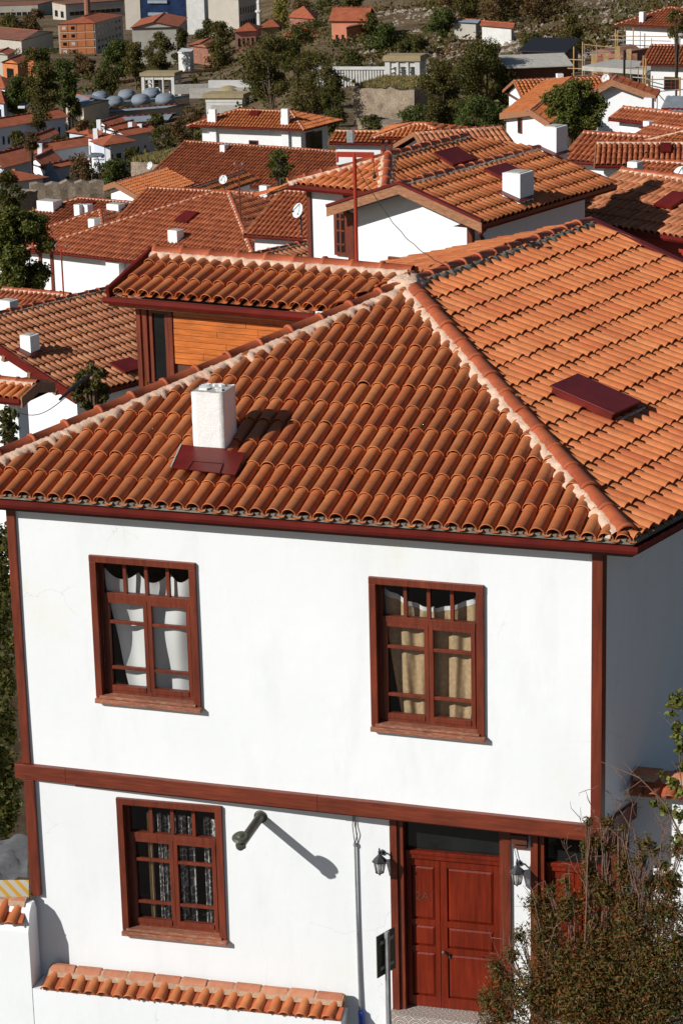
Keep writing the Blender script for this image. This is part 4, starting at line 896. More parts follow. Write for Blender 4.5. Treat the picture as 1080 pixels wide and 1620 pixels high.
# ridge height at the mean of both
rA=e0+VD*((rA-e0).dot(VD)); Lr=(rA-e0).dot(VD); rB2=on_plane(212,449,e0+VD*Lr,nD1)
Lr=(rB2-e0).dot(VD)
q0=e0; q1=e0+rdD*16; q2=q1+VD*Lr; q3=q0+VD*Lr
(lambda *a:None)('D',Lr,proj(q3),proj(q2),proj(q1),proj(q0))
rootD,roD=free_house('town_house','left edge house with broad orange roof, small white chimney and its long shadow','house',[([q0,q1,q2,q3],(0,1))],[([q0,q1],[nrm(np.cross(rdD,UP))])],[(q3,q2,nrm(nD1*A3(-1,-1,1)),nD1,dict(mort='stone'))],[],mat='tile_dusty',origin=(q0+q2)/2-UP*6)
Vb_=nrm(VD*A3(1,1,-1)); bp=[q3,q2,q2+Vb_*Lr,q3+Vb_*Lr]; MB().poly(bp).build('rear_slope',MAT['deck'],rootD)
vO2=-rdD; w0=q0+rdD*.5+VD*.6; w1=q3+rdD*.5+Vb_*(Lr-.6)
MB().poly([w0-UP*6,w1*A3(1,1,0)+UP*(w0[2]-6),w1-UP*.1,q3+rdD*.5-UP*.15,w0-UP*.1]).build('gable_wall',MAT['plaster'],rootD)
w2=w0+rdD*15; MB().poly([w0-UP*6,w2-UP*6,w2-UP*.1,w0-UP*.1]).build('wall',MAT['plaster'],rootD)
MB().prism([q0+UP*a-rdD*b_ for a,b_ in((.12,0),(-.15,0),(-.15,.06),(.12,.06))],[q3+UP*a-rdD*b_ for a,b_ in((.12,0),(-.15,0),(-.15,.06),(.12,.06))]).build('bargeboard',MAT['red_metal'],rootD)
for k in range(6):
    p=q0+VD*(.8+k*1.05)-UP*.16; MB().box(p-rdD*.05+rdD*.2,rdD,nrm(VD),nD1,.25,.06,.08).build('rafter_end',MAT['verge_wood'],rootD)
ID=dict(root=rootD,nf=nD1,P=(q0,),U=rdD,V=VD)
a=on_plane(33,559,q0,nD1); chimney(rootD,a,hd(-14),.36,.40,.50,'plaster',n=nD1)
slab(rootD,(202,578),nD1,q0,rdD,.75,.62)
# ---- houses by eave and ridge -----------------------------------------------------------
I=H3('town_house','right edge house with half its roof shadowed by the gabled house','house',(872,345),(1180,393),64.3,17,ridge=(1000,273),H=6,mat='tile_dusty',det=2,L=.44,wall='red_post'); RR1=I
hatch_px(I,1040,305,1085,327)
I=H3('town_house','right roof with a square hatch under its cream ridge','house',(940,262),(1110,262),105.,20,ridge=(1010,226),H=6,mat='tile_red',det=2,sp=.22)
hatch_px(I,1041,227,1063,239); RR3=I
RR3b=H3('town_house','long red roof just right of the tall white chimney, below the big tree','house',(885,254),(1000,262),112.,20,ridge=(940,211),H=6,mat='tile_red',det=2,sp=.24)
RR3c=H3('town_house','narrow red roof behind the flat-ridged one, small white chimney on its ridge','house',(975,232),(1080,249),120.,20,ridge=(1010,194),H=5,mat='tile_red',det=2,sp=.24)
chim_px(RR3c,1016,1028,201,192,.4)
RR4=H3('town_house','long red roof falling to the right edge below the metal sheds','house',(962,188),(1110,204),135.,20,ridge=(1030,175),H=5,mat='tile_red',det=2,sp=.24)
I=H3('garden_shed','small hipped tile roof tucked behind the hatch roof at the right edge','shed',(1013,224),(1100,232),111.,16,ridge=(1067,206),kind='hip',H=4,mat='tile_orange',det=1)
I=H3('garden_shed','low tiled lean-to roof in front of the small white chimney at the right','shed',(985,281),(1100,290),88.,12,ridge=(1060,258),H=4,mat='tile_red',det=2)
p=at(991,273,86.); ch=empty('chimney_stack',p,'small white chimney block standing alone between the right roofs','chimney'); chimney(ch,p,vU,.38,.42,.36,name='stack',flash=False)
sat_dish(1076,277,84.,.30,'dish at the right edge beside the low tiled lean-to',-20)
# C big hip roof at the left middle
IC=H3('town_house','large hip roofed white house in the left middle with one chimney and a red hatch','house',(41,394),(415,438),140.,19,ridge=(360,306),kind='hip',H=7,mat='tile_red',det=2,sp=.25,L=.55,oh=.8)
C=IC
def capscale(): pass
a=on_roof(IC,266,385); chimney(IC['root'],a,IC['U'],.62,.62,.72,n=IC['nf'])
hatch_px(IC,278,335,310,350)
# corner strips on its wall
for px in(66,84):
    p=on_plane(px,430,IC['foot'][0],-IC['W']); MB().box(p*A3(1,1,0)+UP*(IC['z']-3.6)-IC['W']*.03,IC['U'],IC['W'],UP,.09,.05,3.5).build('corner_post',MAT['wood'],IC['root'])
p=on_plane(186,415,IC['foot'][0]-IC['W']*.1,-IC['W']); MB().box(p*A3(1,1,0)+UP*(IC['z']-3.2),IC['U'],IC['W'],UP,.45,.45,3.0).build('chimney_breast',MAT['plaster_far'],IC['root'])
I=H3('town_house','low roof between the large hip roof and the gabled white wall, cream hip line','house',(337,432),(520,455),105.,19,ridge=(420,371),kind='hip',H=6,mat='tile_red',det=2,sp=.22); C3=I
I=H3('town_house','roof slope left of the white gable wall under a red verge','house',(385,372),(560,384),118.,19,ridge=(470,303),H=6,mat='tile_red',det=2,sp=.24)
I=H3('town_house','roof strip with cream ridge directly behind the large hip roof','house',(180,352),(520,372),150.,17,ridge=(370,304),H=6,mat='tile_red',det=2,sp=.25)
a=at(410,303,150.); ch=empty('chimney_stack',a,'white chimney beside the small tree behind the large hip roof','chimney'); chimney(ch,a-UP*.3,IC['U'],.55,.45,.65,name='stack',flash=False)
# left group
L1=H3('town_house','roof in the left middle carrying a long low white chimney and a red hatch','house',(-10,352),(250,376),175.,17,ridge=(120,313),kind='hip',H=6,mat='tile_red',det=1,sp=.28)
chim_px(L1,59,88,335,318,1.,); chim_px(L1,169,190,336,323,.8); hatch_px(L1,132,318,150,326)
L2=H3('town_house','roof in the left middle with a pair of tall white chimneys side by side','house',(-20,391),(170,411),158.,17,ridge=(103,328),kind='hip',H=6,mat='tile_red',det=2,sp=.26)
for x0 in(118,131): 
    p=at(x0,347,163); chimney(L2['root'],p,IC['U'],.46,.55,.95,flash=False)
p=at(140,362,156); chimney(L2['root'],p,IC['U'],.5,.6,.62,flash=False)
# small roofs at left
I=H3('town_house','low roof with cream ridge at the left edge in front of the tree','house',(-30,492),(75,502),92.,18,ridge=(30,460),H=5,mat='tile_red',det=2)
p=at(-2,500,86.); chimney(I['root'],p,vU,.55,.45,.55,flash=False)
D3=H3('porch','small tiled porch roof at the left edge over a dark doorway','porch',(-30,627),(32,633),50.,14,ridge=(0,603),H=3.5,mat='tile_orange',det=2,wall='plaster')
# E: orange gables
def gable_front(name,label,cat,TL,TR,TM,far,d,H=6,mat='tile_orange',det=1,sp=.26,L=.5,oh=.5,group=None,wall='plaster_far',hide=False):
    """gable facing the viewer: verge feet TL,TR, ridge front TM, ridge far end"""
    a=at(*TL,d); b_=on_z(*TR,a[2]); U=nrm(b_-a); O=A3(U[1],-U[0],0); m_=on_plane(*TM,a,O); f=on_z(*far,m_[2]); D_=nrm(f-m_); ln=np.linalg.norm(f-m_)
    root=empty(name,m_+D_*ln/2-UP*H,label,cat,group); r=Rf(root,mat,det,sp,L)
    Fa=[b_,b_+D_*ln,f,m_]; Fb=[a+D_*ln,a,m_,f]; r.face(Fa); r.face(Fb); r.cap(m_,f,fn(Fb),fn(Fa)); ro=r.build()
    i=lambda p: p+D_*oh
    foot=[i(a)+U*oh,i(b_)-U*oh,b_+D_*(ln-oh)-U*oh,a+D_*(ln-oh)+U*oh]
    mb=MB(); bt=[p-UP*H for p in foot]; mm=i(m_)-UP*.15; mf=f-D_*oh-UP*.15
    mb.poly([bt[0],bt[1],foot[1]-UP*.1,mm,foot[0]-UP*.1]); mb.poly([bt[1],bt[2],foot[2]-UP*.1,foot[1]-UP*.1]); mb.poly([bt[2],bt[3],foot[3]-UP*.1,mf,foot[2]-UP*.1]); mb.poly([bt[3],bt[0],foot[0]-UP*.1,foot[3]-UP*.1])
    mb.build('wall',MAT[wall],root)
    for s0 in(a,b_):
        MB().prism([s0+UP*x+O*y for x,y in((.12,-.02),(-.28,-.02),(-.28,.08),(.12,.08))],[m_+UP*x+O*y for x,y in((.12,-.02),(-.28,-.02),(-.28,.08),(.12,.08))]).build('bargeboard',MAT['verge_wood'],root)
    gutter_simple(ro,[b_,b_+D_*ln],[U if abs(U.dot(D_))<1 else U]); return dict(root=root,nf=fn(Fa),P=(b_,),U=D_,V=np.cross(fn(Fa),D_),a=a,b=b_,m=m_,f=f,D=D_,Ug=U,O=O,z=a[2],H=H)
GE=gable_front('town_house','house with bright white gable triangle and ribbed orange roof in the left middle','house',(165,296),(228,317),(182,290),(262,266),185.)
GE2=gable_front('town_house','flat orange roof with a long dark verge just behind the large hip roof','house',(214,328),(300,322),(272,308),(385,270),165.,H=5)
sat_dish(353,284,160.,.29,'white dish on the apex behind the large hip roof',-10)
sat_dish(471,333,85.,.26,'white dish beside the left corner of the gabled white wall',-35)
sat_dish(237,262,190.,.30,'white dish on the verge of the long roof in front of the stone ruin',-30)
# F pair
F2=H3('town_house','broad terracotta roof in front of the long white hip roofed house, single white chimney','house',(228,283),(492,303),215.,19,ridge=(420,232),H=6,mat='tile_red',det=1,sp=.32,L=.6)
chim_px(F2,348,356,241,230,.7); 
FF=H3('town_house','long white hip roofed house with two chimneys, tall windows on its shaded side','house',(295,199),(482,206),250.,20,ridge=(400,174),kind='hip',H=9,mat='tile_orange',det=1,sp=.34,L=.6,oh=1.0,oside=1.0,perp=80)
chim_px(FF,328,338,194,181,.7); chim_px(FF,444,454,198,186,.8); hatch_px(FF,392,175,412,182)
ft=FF['foot']; RU=nrm(ft[2]-ft[1]); RO=A3(RU[1],-RU[0],0)
for px,py in((491,238),(503,237)): 
    p=on_plane(px,py,ft[1]+RO*.03,RO); win(FF['root'],p,RU,1.5,3.6,RO,False)
p=on_plane(401,226,ft[0]-FF['W']*.03,-FF['W']); win(FF['root'],p,FF['U'],.95,.5,-FF['W'],False)
p=on_plane(338,215,ft[0]-FF['W']*.1,-FF['W']); MB().box(p,FF['U'],FF['W'],UP,.35,.2,2.6).build('chimney_breast',MAT['plaster_far'],FF['root'])
p=on_plane(452,215,ft[0]-FF['W']*.1,-FF['W']); MB().box(p,FF['U'],FF['W'],UP,.35,.2,2.6).build('chimney_breast',MAT['plaster_far'],FF['root'])
# pavilion and the roofs behind B
PV=H3('pavilion','open timber pavilion with a small hipped tile roof and red railing behind the mast','pavilion',(589,218),(715,220),140.,15,ridge=(667,196),kind='hip',H=.05,mat='tile_orange',det=2,sp=.24,wall='deck')
for k,t in enumerate((.04,.14,.45,.9)):
    p=PV['foot'][0]+(PV['foot'][1]-PV['foot'][0])*t; MB().box(p*A3(1,1,0)+UP*(PV['z']-1.2),A3(1,0,0),A3(0,1,0),UP,.08,.08,1.15).build('post',MAT['wood'],PV['root'])
mb=MB(); p0,p1=PV['foot'][0],PV['foot'][1]
for zz in(-.75,-1.1): mb.box((p0+p1)/2*A3(1,1,0)+UP*(PV['z']+zz),PV['U'],PV['W'],UP,np.linalg.norm(p1-p0)/2,.03,.04)
for k in range(22): mb.box((p0+(p1-p0)*k/21)*A3(1,1,0)+UP*(PV['z']-1.0),PV['U'],PV['W'],UP,.02,.02,.28)
mb.build('railing',MAT['red_post'],PV['root'])
p=at(655,238,125.); ch=empty('chimney_stack',p,'broad white chimney block with blue-grey side in front of the open pavilion','chimney'); chimney(ch,p,hd(4),.72,.9,.62,name='stack',flash=False)
SW=H3('town_house','broad orange roof sweeping down to the right behind the ridge of the gabled house','house',(690,262),(830,252),118.,18,ridge=(735,205),H=6,mat='tile_dusty',det=2,sp=.26,L=.6)
QR=H3('town_house','small orange roof with a blue-grey chimney behind the red mast arm','house',(520,226),(640,228),165.,15,ridge=(600,208),H=4,mat='tile_orange',det=1,sp=.28)
p=at(548,218,160); chimney(QR['root'],p,hd(0),.4,.4,.42,'grey_metal',flash=False)
# G H behind the green tree
GG=gable_front('town_house','white house with a narrow window under an orange roof left of the big green tree','house',(791,182),(870,197),(838,176),(905,122),165.,mat='tile_orange',H=8)
p=on_plane(822,199,GG['a']+GG['D']*.45,GG['O']); win(GG['root'],p,GG['Ug'],.42,.95,GG['O'],False)
HH=H3('town_house','orange roof with cream ridge and small white chimney behind the big green tree','house',(830,165),(985,158),185.,18,ridge=(900,124),H=6,mat='tile_orange',det=1,sp=.3)
chim_px(HH,881,891,128,118,.5)
sat_dish(957,124,172.,.28,'dish on the dark verge below the scaffolding',-10)
HS=gable_front('town_house','house right of the big green tree with a shaded blue-white side wall','house',(930,150),(1037,154),(968,129),(975,120),170.,mat='tile_red',H=6,oh=.6)
p=at(1017,170,150); ch=empty('chimney_stack',p,'white chimney with grey side below the dark verge near the metal sheds','chimney'); chimney(ch,p,hd(-5),.5,.5,.55,name='stack',flash=False)
# I houses under construction
I1=H3('town_house','white house at the upper right with a loose-tiled red roof and pale chimney','house',(971,39),(1095,45),300.,20,ridge=(1050,11),kind='hip',H=9,mat='tile_red',det=1,sp=.36,L=.6,oh=1.,oside=1.)
chim_px(I1,1010,1017,36,20,.7,)
I2=H3('town_house','white house at the right edge behind scaffolding with a brown framed window','house',(1012,102),(1130,105),250.,20,ridge=(1070,72),kind='gable',H=9,mat='tile_red',det=1,sp=.34,L=.6,oh=.9,oside=.8)
p=on_plane(1061,132,I2['foot'][0]-I2['W']*.05,-I2['W']); r_=win(I2['root'],p,I2['U'],1.45,1.25,-I2['W'],True)
# ribbed metal sheds
def metal_shed(T0,T1,ridge,d,lab,H=3):
    P0=at(*T0,d); P1=on_z(*T1,P0[2]); U=nrm(P1-P0); W=np.cross(UP,U); pp,n,V=plane_from(P0,P1,14,W); q=on_plane(*ridge,pp,n); l=(q-P0).dot(V); a=np.linalg.norm(P1-P0)
    root=empty('metal_shed',(P0+P1)/2-UP*H,lab,'shed'); Vv=[];F_=[]; m=int(a/.25)
    for i in range(m*2+1):
        x=a*i/(m*2); z=.05 if i%2 else 0
        Vv+=[P0+U*x+n*z,P0+U*x+V*l+n*z]
    for i in range(m*2): F_.append((2*i,2*i+2,2*i+3,2*i+1))
    np_mesh('roof',Vv,F_,MAT['zinc'],root); walls(root,[P0+W*.3,P1+W*.3,P1+W*l,P0+W*l],P0[2]-.03,H,'plaster_far')
    gutter_simple(root,[P0,P1],[-W],.7)
simple('zinc',(.30,.33,.36),.45,.15,2,metal=.3)
metal_shed((1045,171),(1100,172),(1060,152),142.,'upper ribbed grey metal shed roof at the right edge')
metal_shed((1043,191),(1100,193),(1060,174),138.,'lower ribbed grey metal shed roof at the right edge')
# ================================================================== TERRAIN AND FAR TOWN
TD=[0,20,40,60,80,110,150,200,260,350,450,600,800,1100,1600,2600,5000]
TX=[-400,0,350,620,1080,1500]
TZ=[[-.9,-1.5,-4,-9,-13,-18,-24,-31,-42,-63,-80,-90,-100,-122,-149,-190,-200],
    [-.9,-1.2,-4,-9,-13,-18,-24,-31,-42,-63,-80,-90,-100,-122,-149,-190,-200],
    [-.9,-.9,-3,-6,-10,-15,-21,-28,-35,-50,-64,-80,-93,-117,-147,-190,-200],
    [-.9,-.8,-2,-4.5,-7,-11,-17,-24,-31,-36,-46,-54,-62,-88,-120,-140,-150],
    [-.9,-.8,-2,-4,-7,-10,-14,-19,-25,-31,-38,-42,-55,-72,-85,-88,-90],
    [-.9,-.8,-2,-4,-7,-10,-14,-19,-25,-31,-38,-42,-55,-72,-85,-88,-90]]
D2=[300,400,500,600,700,800,900,1100,1400,1800,5000]; X2=[-400,0,350,520,700,900,1080,1500]
PY=[[425,350,290,245,190,150,125,95,35,-10,-120],[420,350,290,245,190,150,125,95,35,-10,-120],[330,262,240,200,165,135,105,70,25,-10,-120],[240,200,135,115,100,62,40,5,-20,-60,-150],[215,190,128,112,90,48,15,-10,-40,-80,-160],[118,104,88,70,45,20,-5,-30,-60,-90,-160],[105,85,62,42,22,5,-15,-40,-70,-100,-160],[95,80,55,35,15,0,-20,-45,-70,-100,-160]]
_az2=[math.atan2(ray(x,300)[0],ray(x,300)[1]) for x in X2]
_az=[math.atan2(ray(x,300)[0],ray(x,300)[1]) for x in TX]
def ground(x,y):
    dx,dy=x-CAM[0],y-CAM[1]; d=math.hypot(dx,dy); a=math.atan2(dx,dy)
    z=[np.interp(min(d,299),TD,r) for r in TZ]; z=float(np.interp(a,_az,z))
    if d>230:
        py=float(np.interp(a,_az2,[np.interp(max(d,300),D2,r) for r in PY])); px=float(np.interp(a,_az2,X2)); z2=at(px,py,d)[2]; k=min(1,(d-230)/70); z=z*(1-k)+z2*k
    if d>300:
        k=min(1,(d-300)/300); z+=k*(.5*math.sin(x*.021+1)*math.cos(y*.017)+.8*math.sin(x*.06+y*.05)+.5*math.sin(x*.13-y*.11))
    return z
def gnd(px,d):
    p=at(px,300,d); return A3(p[0],p[1],ground(p[0],p[1]))
m,nt,b=newmat('ground'); nz=tex(nt,.05,9,.65); r=ramp(nt,[(.3,(.10,.068,.035)),(.45,(.18,.125,.07)),(.58,(.27,.20,.125)),(.72,(.11,.085,.035))]); nt.links.new(nz.outputs[0],r.inputs[0])
n2=tex(nt,.6,9,.75); r2=ramp(nt,[(.35,(.55,.52,.48)),(.55,(1,1,1)),(.75,(1.25,1.2,1.15))]); nt.links.new(n2.outputs[0],r2.inputs[0]); nt.links.new(mixc(nt,r.outputs[0],r2.outputs[0],.9,'MULTIPLY'),b.inputs['Base Color']); b.inputs['Roughness'].default_value=1; b.inputs['Specular IOR Level'].default_value=.1; bump(nt,b,n2.outputs[0],1.,1.2)
V=[];F_=[]; ds=[3]+list(np.geomspace(14,5000,150)); az=np.linspace(-math.pi,math.pi,721)
azs=np.concatenate([np.linspace(_az[1]-.15,_az[4]+.15,160)]); rest=np.linspace(_az[4]+.2,_az[1]-.2+2*math.pi,50); azs=np.concatenate([azs,rest]); nA=len(azs)
for d in ds:
    for a in azs:
        x=CAM[0]+d*math.sin(a); y=CAM[1]+d*math.cos(a); aa=(a+math.pi)%(2*math.pi)-math.pi
        V.append((x,y,ground(x,y)))
for i in range(len(ds)-1):
    for j in range(nA): F_.append((i*nA+j,i*nA+(j+1)%nA,(i+1)*nA+(j+1)%nA,(i+1)*nA+j))
g_=np_mesh('ground',V,F_,MAT['ground'],smooth=True); tag(g_,kind='structure')
# ---------------- foliage
def leaf_cloud(name,centers,radii,n,size,mat,parent=None,seed=1,flat=.8,shell=.55,asp=.55):
    g=np.random.default_rng(seed); centers=np.asarray(centers,float); radii=np.asarray(radii,float)
    if radii.ndim==1: radii=np.stack([radii,radii,radii*flat],1)
    wgt=np.prod(radii,1)**(2/3); idx=g.choice(len(centers),n,p=wgt/wgt.sum())
    d=g.normal(size=(n,3)); d/=np.linalg.norm(d,axis=1)[:,None]; r=shell+(1-shell)*g.random(n)**.7; r*=1+.18*np.sin(d[:,0]*5+idx)+.12*g.normal(size=n)
    P=centers[idx]+d*radii[idx]*r[:,None]
    nrm_=d*.6+g.normal(size=(n,3))*.7+A3(0,0,.35); nrm_/=np.linalg.norm(nrm_,axis=1)[:,None]
    t=np.cross(nrm_,g.normal(size=(n,3))); t/=np.linalg.norm(t,axis=1)[:,None]; b_=np.cross(nrm_,t)
    s=(size*g.uniform(.6,1.3,n))[:,None]
    Q=np.stack([P-t*s,P-b_*s*asp+nrm_*s*.15,P+t*s,P+b_*s*asp+nrm_*s*.15],1)
    return np_mesh(name,Q.reshape(-1,3),np.arange(n*4).reshape(-1,4),MAT[mat],parent)
def tree(px,pyb,pyt,w,d,mat,label,seed,kind='round',group=None,n=2600,name='broadleaf_tree',trunk=.32,leaf=None,z0=None):
    base=at(px,pyb,d) if z0 is None else at(px,pyb,d)
    s=d/FPX; H=(pyb-pyt)*s/.97; W_=w*s/2; g=np.random.default_rng(seed)
    root=empty(name,base,label,'tree',group)
    gz=ground(base[0],base[1]); 
    th=H*trunk; lean=g.normal(0,.04,2); top=base+UP*H*.75+A3(lean[0]*H,lean[1]*H,0)
    mb=MB(); r0=max(.12,H*.028); foot=base*A3(1,1,0)+UP*min(base[2],gz-.3); mid=base+UP*th
    mb.tube([foot,mid,base+UP*H*.55+(top-base)*A3(.6,.6,0),top],[r0,r0*.8,r0*.45,r0*.15],7)
    cs=[];rs=[]
    if kind=='column':
        for k in range(7): f=.12+.8*k/6; cs.append(base+UP*H*f+A3(g.normal()*.1*W_,g.normal()*.1*W_,0)); rs.append([W_*(.95-.7*abs(f-.42)),]*2+[H*.13])
    else:
        nb=15 if kind=='round' else 24
        qf=1.
        if leaf: nb=46; qf=.74
        for k in range(nb):
            a=g.uniform(0,6.28); f=trunk+.06+(.84-trunk-.06)*(k+.5)/nb; pr=math.sin(math.pi*min(1,max(.12,(f-trunk*.6)/(1.02-trunk*.6))))**.7; rr=W_*math.sqrt(g.uniform(.02,1))*.66*pr
            c=base+UP*H*f+A3(math.cos(a)*rr,math.sin(a)*rr,0); cs.append(c); q=W_*g.uniform(.28,.46)*(1 if kind=='round' else .72)*(.6+.4*pr); q*=qf; rs.append([q,q,q*.8])
            if k%2==0 or leaf: mb.tube([foot+(top-foot)*min(f*.7,.6),(base+UP*H*f*.85+c)/2,c],[r0*.35,r0*.2,r0*.08],5)
        cs.append(base+UP*H*.86); rs.append([W_*.34*qf,W_*.34*qf,H*.10*qf])
    mb.build('trunk',MAT['bark'],root)
    sz=leaf or max(.05,1.75*s)
    leaf_cloud('crown',cs,rs,n,sz,mat,root,seed,shell=.35)
    return root
WS=1.22
# row: px, base y, top y, width px, distance, leaf, label, shape
TR=[
(35,180,118,60,640,'leaf_green','round dark green tree nearest the left edge beyond the red roofs'),
(72,184,96,62,600,'leaf_olive','olive green tree between the red town roofs and the round green tree'),
(100,168,92,58,640,'leaf_green','bright green round tree left of the lead-domed building'),
(62,205,150,38,560,'leaf_olive','small olive tree in front of the bright green one by the parked cars'),
(20,60,22,44,1250,'leaf_olive','olive tree under the long industrial hall at the top left corner'),
(58,58,14,40,1250,'leaf_brown','rusty tree between the industrial hall and the brick apartment block'),
(128,126,84,32,900,'leaf_brown','bare brownish tree at the foot of the brick apartment block'),
(143,128,92,28,880,'leaf_brown','second bare brown tree at the right foot of the brick apartment block'),
(186,122,62,62,820,'leaf_green','broad green tree right of the brick apartment block'),
(215,120,66,52,800,'leaf_olive','olive tree in front of the grey gabled apartment block'),
(254,118,50,48,860,'leaf_olive','tree under the right corner of the grey gabled apartment block'),
(288,112,44,34,950,'leaf_dark','dark tree in the gap right of the grey gabled apartment block'),
(330,86,30,40,1050,'leaf_dark','dark tree in front of the tall beige block'),
(350,70,34,50,1000,'leaf_olive','tree left of the pink two storey house'),
(348,108,60,56,800,'leaf_olive','yellow-green round tree in the middle of the far valley'),
(310,30,12,30,1400,'leaf_brown','reddish tree in front of the white tower block'),
(445,46,-14,26,1000,'leaf_yellow','tall yellow-green poplar right of the pink house'),
(478,28,0,34,1100,'leaf_brown','rust coloured tree right of the yellow poplar'),
(520,32,-4,40,1100,'leaf_dark','dark tree behind the salmon house roof'),
(500,55,34,44,900,'leaf_dark','dark tree between the poplar and the salmon house'),
(560,12,-20,50,1000,'leaf_dark','dark tree on the slope at the top right of the salmon house'),
(610,92,36,72,720,'leaf_green','green tree on the rubble slope above the white marble frame'),
(655,92,55,50,700,'leaf_dark','dark green bush tree right of the slope tree'),
(700,60,14,54,760,'leaf_green','round green tree standing alone on the rubble hill'),
(738,40,-20,60,800,'leaf_olive','olive tree on the top edge of the hill left of the bare trees'),
(790,40,-20,70,780,'leaf_brown','brown half bare tree on the top edge of the hill'),
(850,42,-20,66,760,'leaf_brown','second brown half bare tree further right on the hill edge'),
(720,22,-20,50,850,'leaf_brown','rust-brown tree at the top edge between the olive and half bare hill trees'),
(820,36,-16,56,790,'leaf_olive','olive-brown tree between the two half bare hill trees'),
(880,34,-20,50,800,'leaf_brown','rust-brown tree at the right end of the hill-top tree row'),
(845,98,52,60,480,'leaf_dark','dark tree hanging over the black roofed shed'),
(585,60,20,46,800,'leaf_dark','dark tree on the slope just right of the salmon house'),
(415,150,100,70,620,'leaf_dark','dark round tree behind the golden dome and its kiosk'),
(310,160,120,20,760,'leaf_olive','slim tree between the open and the closed marble kiosks'),
(60,118,76,60,820,'leaf_dark','dark tree belt under the beige warehouse'),
(170,150,108,44,760,'leaf_dark','dark tree just above the left dome'),
(240,150,112,50,800,'leaf_olive','olive tree right behind the open marble frame at the domes'),
(118,186,150,30,600,'leaf_dark','dark tree between the bright green tree and the lead-roofed wing'),
(30,232,206,30,500,'leaf_dark','small dark tree in front of the shaded blue wall at the left edge'),
(95,236,214,34,520,'leaf_dark','dark low tree between the long red roofs'),
(210,262,232,30,430,'leaf_dark','small dark tree in front of the terrace houses'),
(245,205,178,30,560,'leaf_dark','dark tree right of the lowest grey-roofed wing'),
(305,205,170,40,520,'leaf_brown','rusty tree behind the left end of the long white hip roofed house'),
(560,110,78,40,560,'leaf_dark','dark tree just behind the left part of the balustrade'),
(440,108,66,60,640,'leaf_olive','olive tree below the yellow poplar behind the large sparse trees'),
(590,215,180,40,250,'leaf_dark','dark shrub tree in front of the rubble wall under the bastion'),
(860,125,78,60,380,'leaf_dark','dark tree left of the scaffolding, behind the big green tree'),
(905,110,18,54,420,'leaf_olive','sparse tree behind the left scaffolding poles'),
(1070,70,14,44,240,'leaf_olive','yellowish branchy tree in front of the upper right roof'),
(50,242,208,36,430,'leaf_brown','brown bare bush tree under the eave of the long red roof'),
(50,150,120,30,700,'leaf_dark','small dark tree at the left edge above the red roofs'),
(133,226,188,36,560,'leaf_brown','orange-brown tree in front of the lead-domed building'),
(154,222,190,16,555,'leaf_dark','small dark cypress-like tree in front of the domed building wall'),
(285,232,188,36,420,'leaf_brown','rust-brown tree left of the long white hip roofed house'),
(262,228,200,44,440,'leaf_dark','dark shrubby tree behind the grassy stone ruin'),
(165,292,258,64,400,'leaf_olive','olive bush tree beside the tall lamp mast'),
(190,300,250,60,380,'leaf_green','green bush tree between the lamp mast and the stone ruin'),
(130,318,240,52,330,'leaf_brown','leafless brown tree in front of the cone roofed tower'),
(15,335,268,60,260,'leaf_dark','dark bushy tree at the left edge above the chimney roofs'),
(430,180,52,92,440,'leaf_olive','large sparse olive tree behind the long white hip roofed house'),
(497,210,78,96,400,'leaf_olive','large thin olive tree directly left of the stone bastion'),
(470,130,36,80,520,'leaf_dark','dark tree behind the two large sparse trees'),
(528,212,120,48,330,'leaf_dark','dark leafy tree touching the left end of the stone bastion'),
(655,198,166,52,210,'leaf_green','low round green bush at the right foot of the stone bastion'),
(700,205,92,90,260,'leaf_olive','tall olive tree right of the stone bastion'),
(765,205,60,130,300,'leaf_dark','largest dark olive tree in the middle right behind the roofs'),
(755,215,150,90,200,'leaf_green','glossy green tree in front of the largest dark tree'),
(640,95,66,30,650,'leaf_dark','small dark tree just behind the white marble frame'),
]
for i,(px,yb,yt,w,d,mt,lab) in enumerate(TR):
    sparse='sparse' in lab or 'thin' in lab or 'bare' in lab or 'leafless' in lab or 'branchy' in lab
    w=w*WS; tree(px,yb,yt,w,d,mt,lab,seed=100+i,kind='column' if ('poplar' in lab or 'cypress' in lab) else ('loose' if w>60 or sparse else 'round'),group='trees beyond the roofs',n=int(w*(yb-yt)*(.75 if sparse else 1.15)*(1 if w*(yb-yt)>1500 else 1.3)),trunk=.0 if not sparse else .12)
# nearer, bigger trees
tree(908,232,122,138,140,'leaf_sun','big dense bright green tree standing among the right roofs',301,'loose',n=16000,name='broadleaf_tree',leaf=.085,trunk=.15)
tree(444,300,232,62,150,'leaf_green','small thin leafy tree poking up behind the large hip roof',302,'loose',n=900,leaf=.10,trunk=.2)
tree(30,500,314,176,112,'leaf_sun','large yellow-green tree at the left edge beside the large hip roofed house',303,'loose',n=30000,leaf=.075,trunk=.1)
tree(150,690,564,84,44,'leaf_olive','small dark branchy tree with brown leaves behind the left hip',304,'loose',n=3200,leaf=.04,trunk=.3)
tree(16,720,636,54,42,'leaf_dark','small leafy tree at the left edge under the tiled porch',305,'loose',n=600,leaf=.045,trunk=.2)
tree(-2,1400,840,84,34,'leaf_dark','dark garden tree squeezed against the left edge beside the house post',306,'loose',n=9000,leaf=.06,trunk=.1)
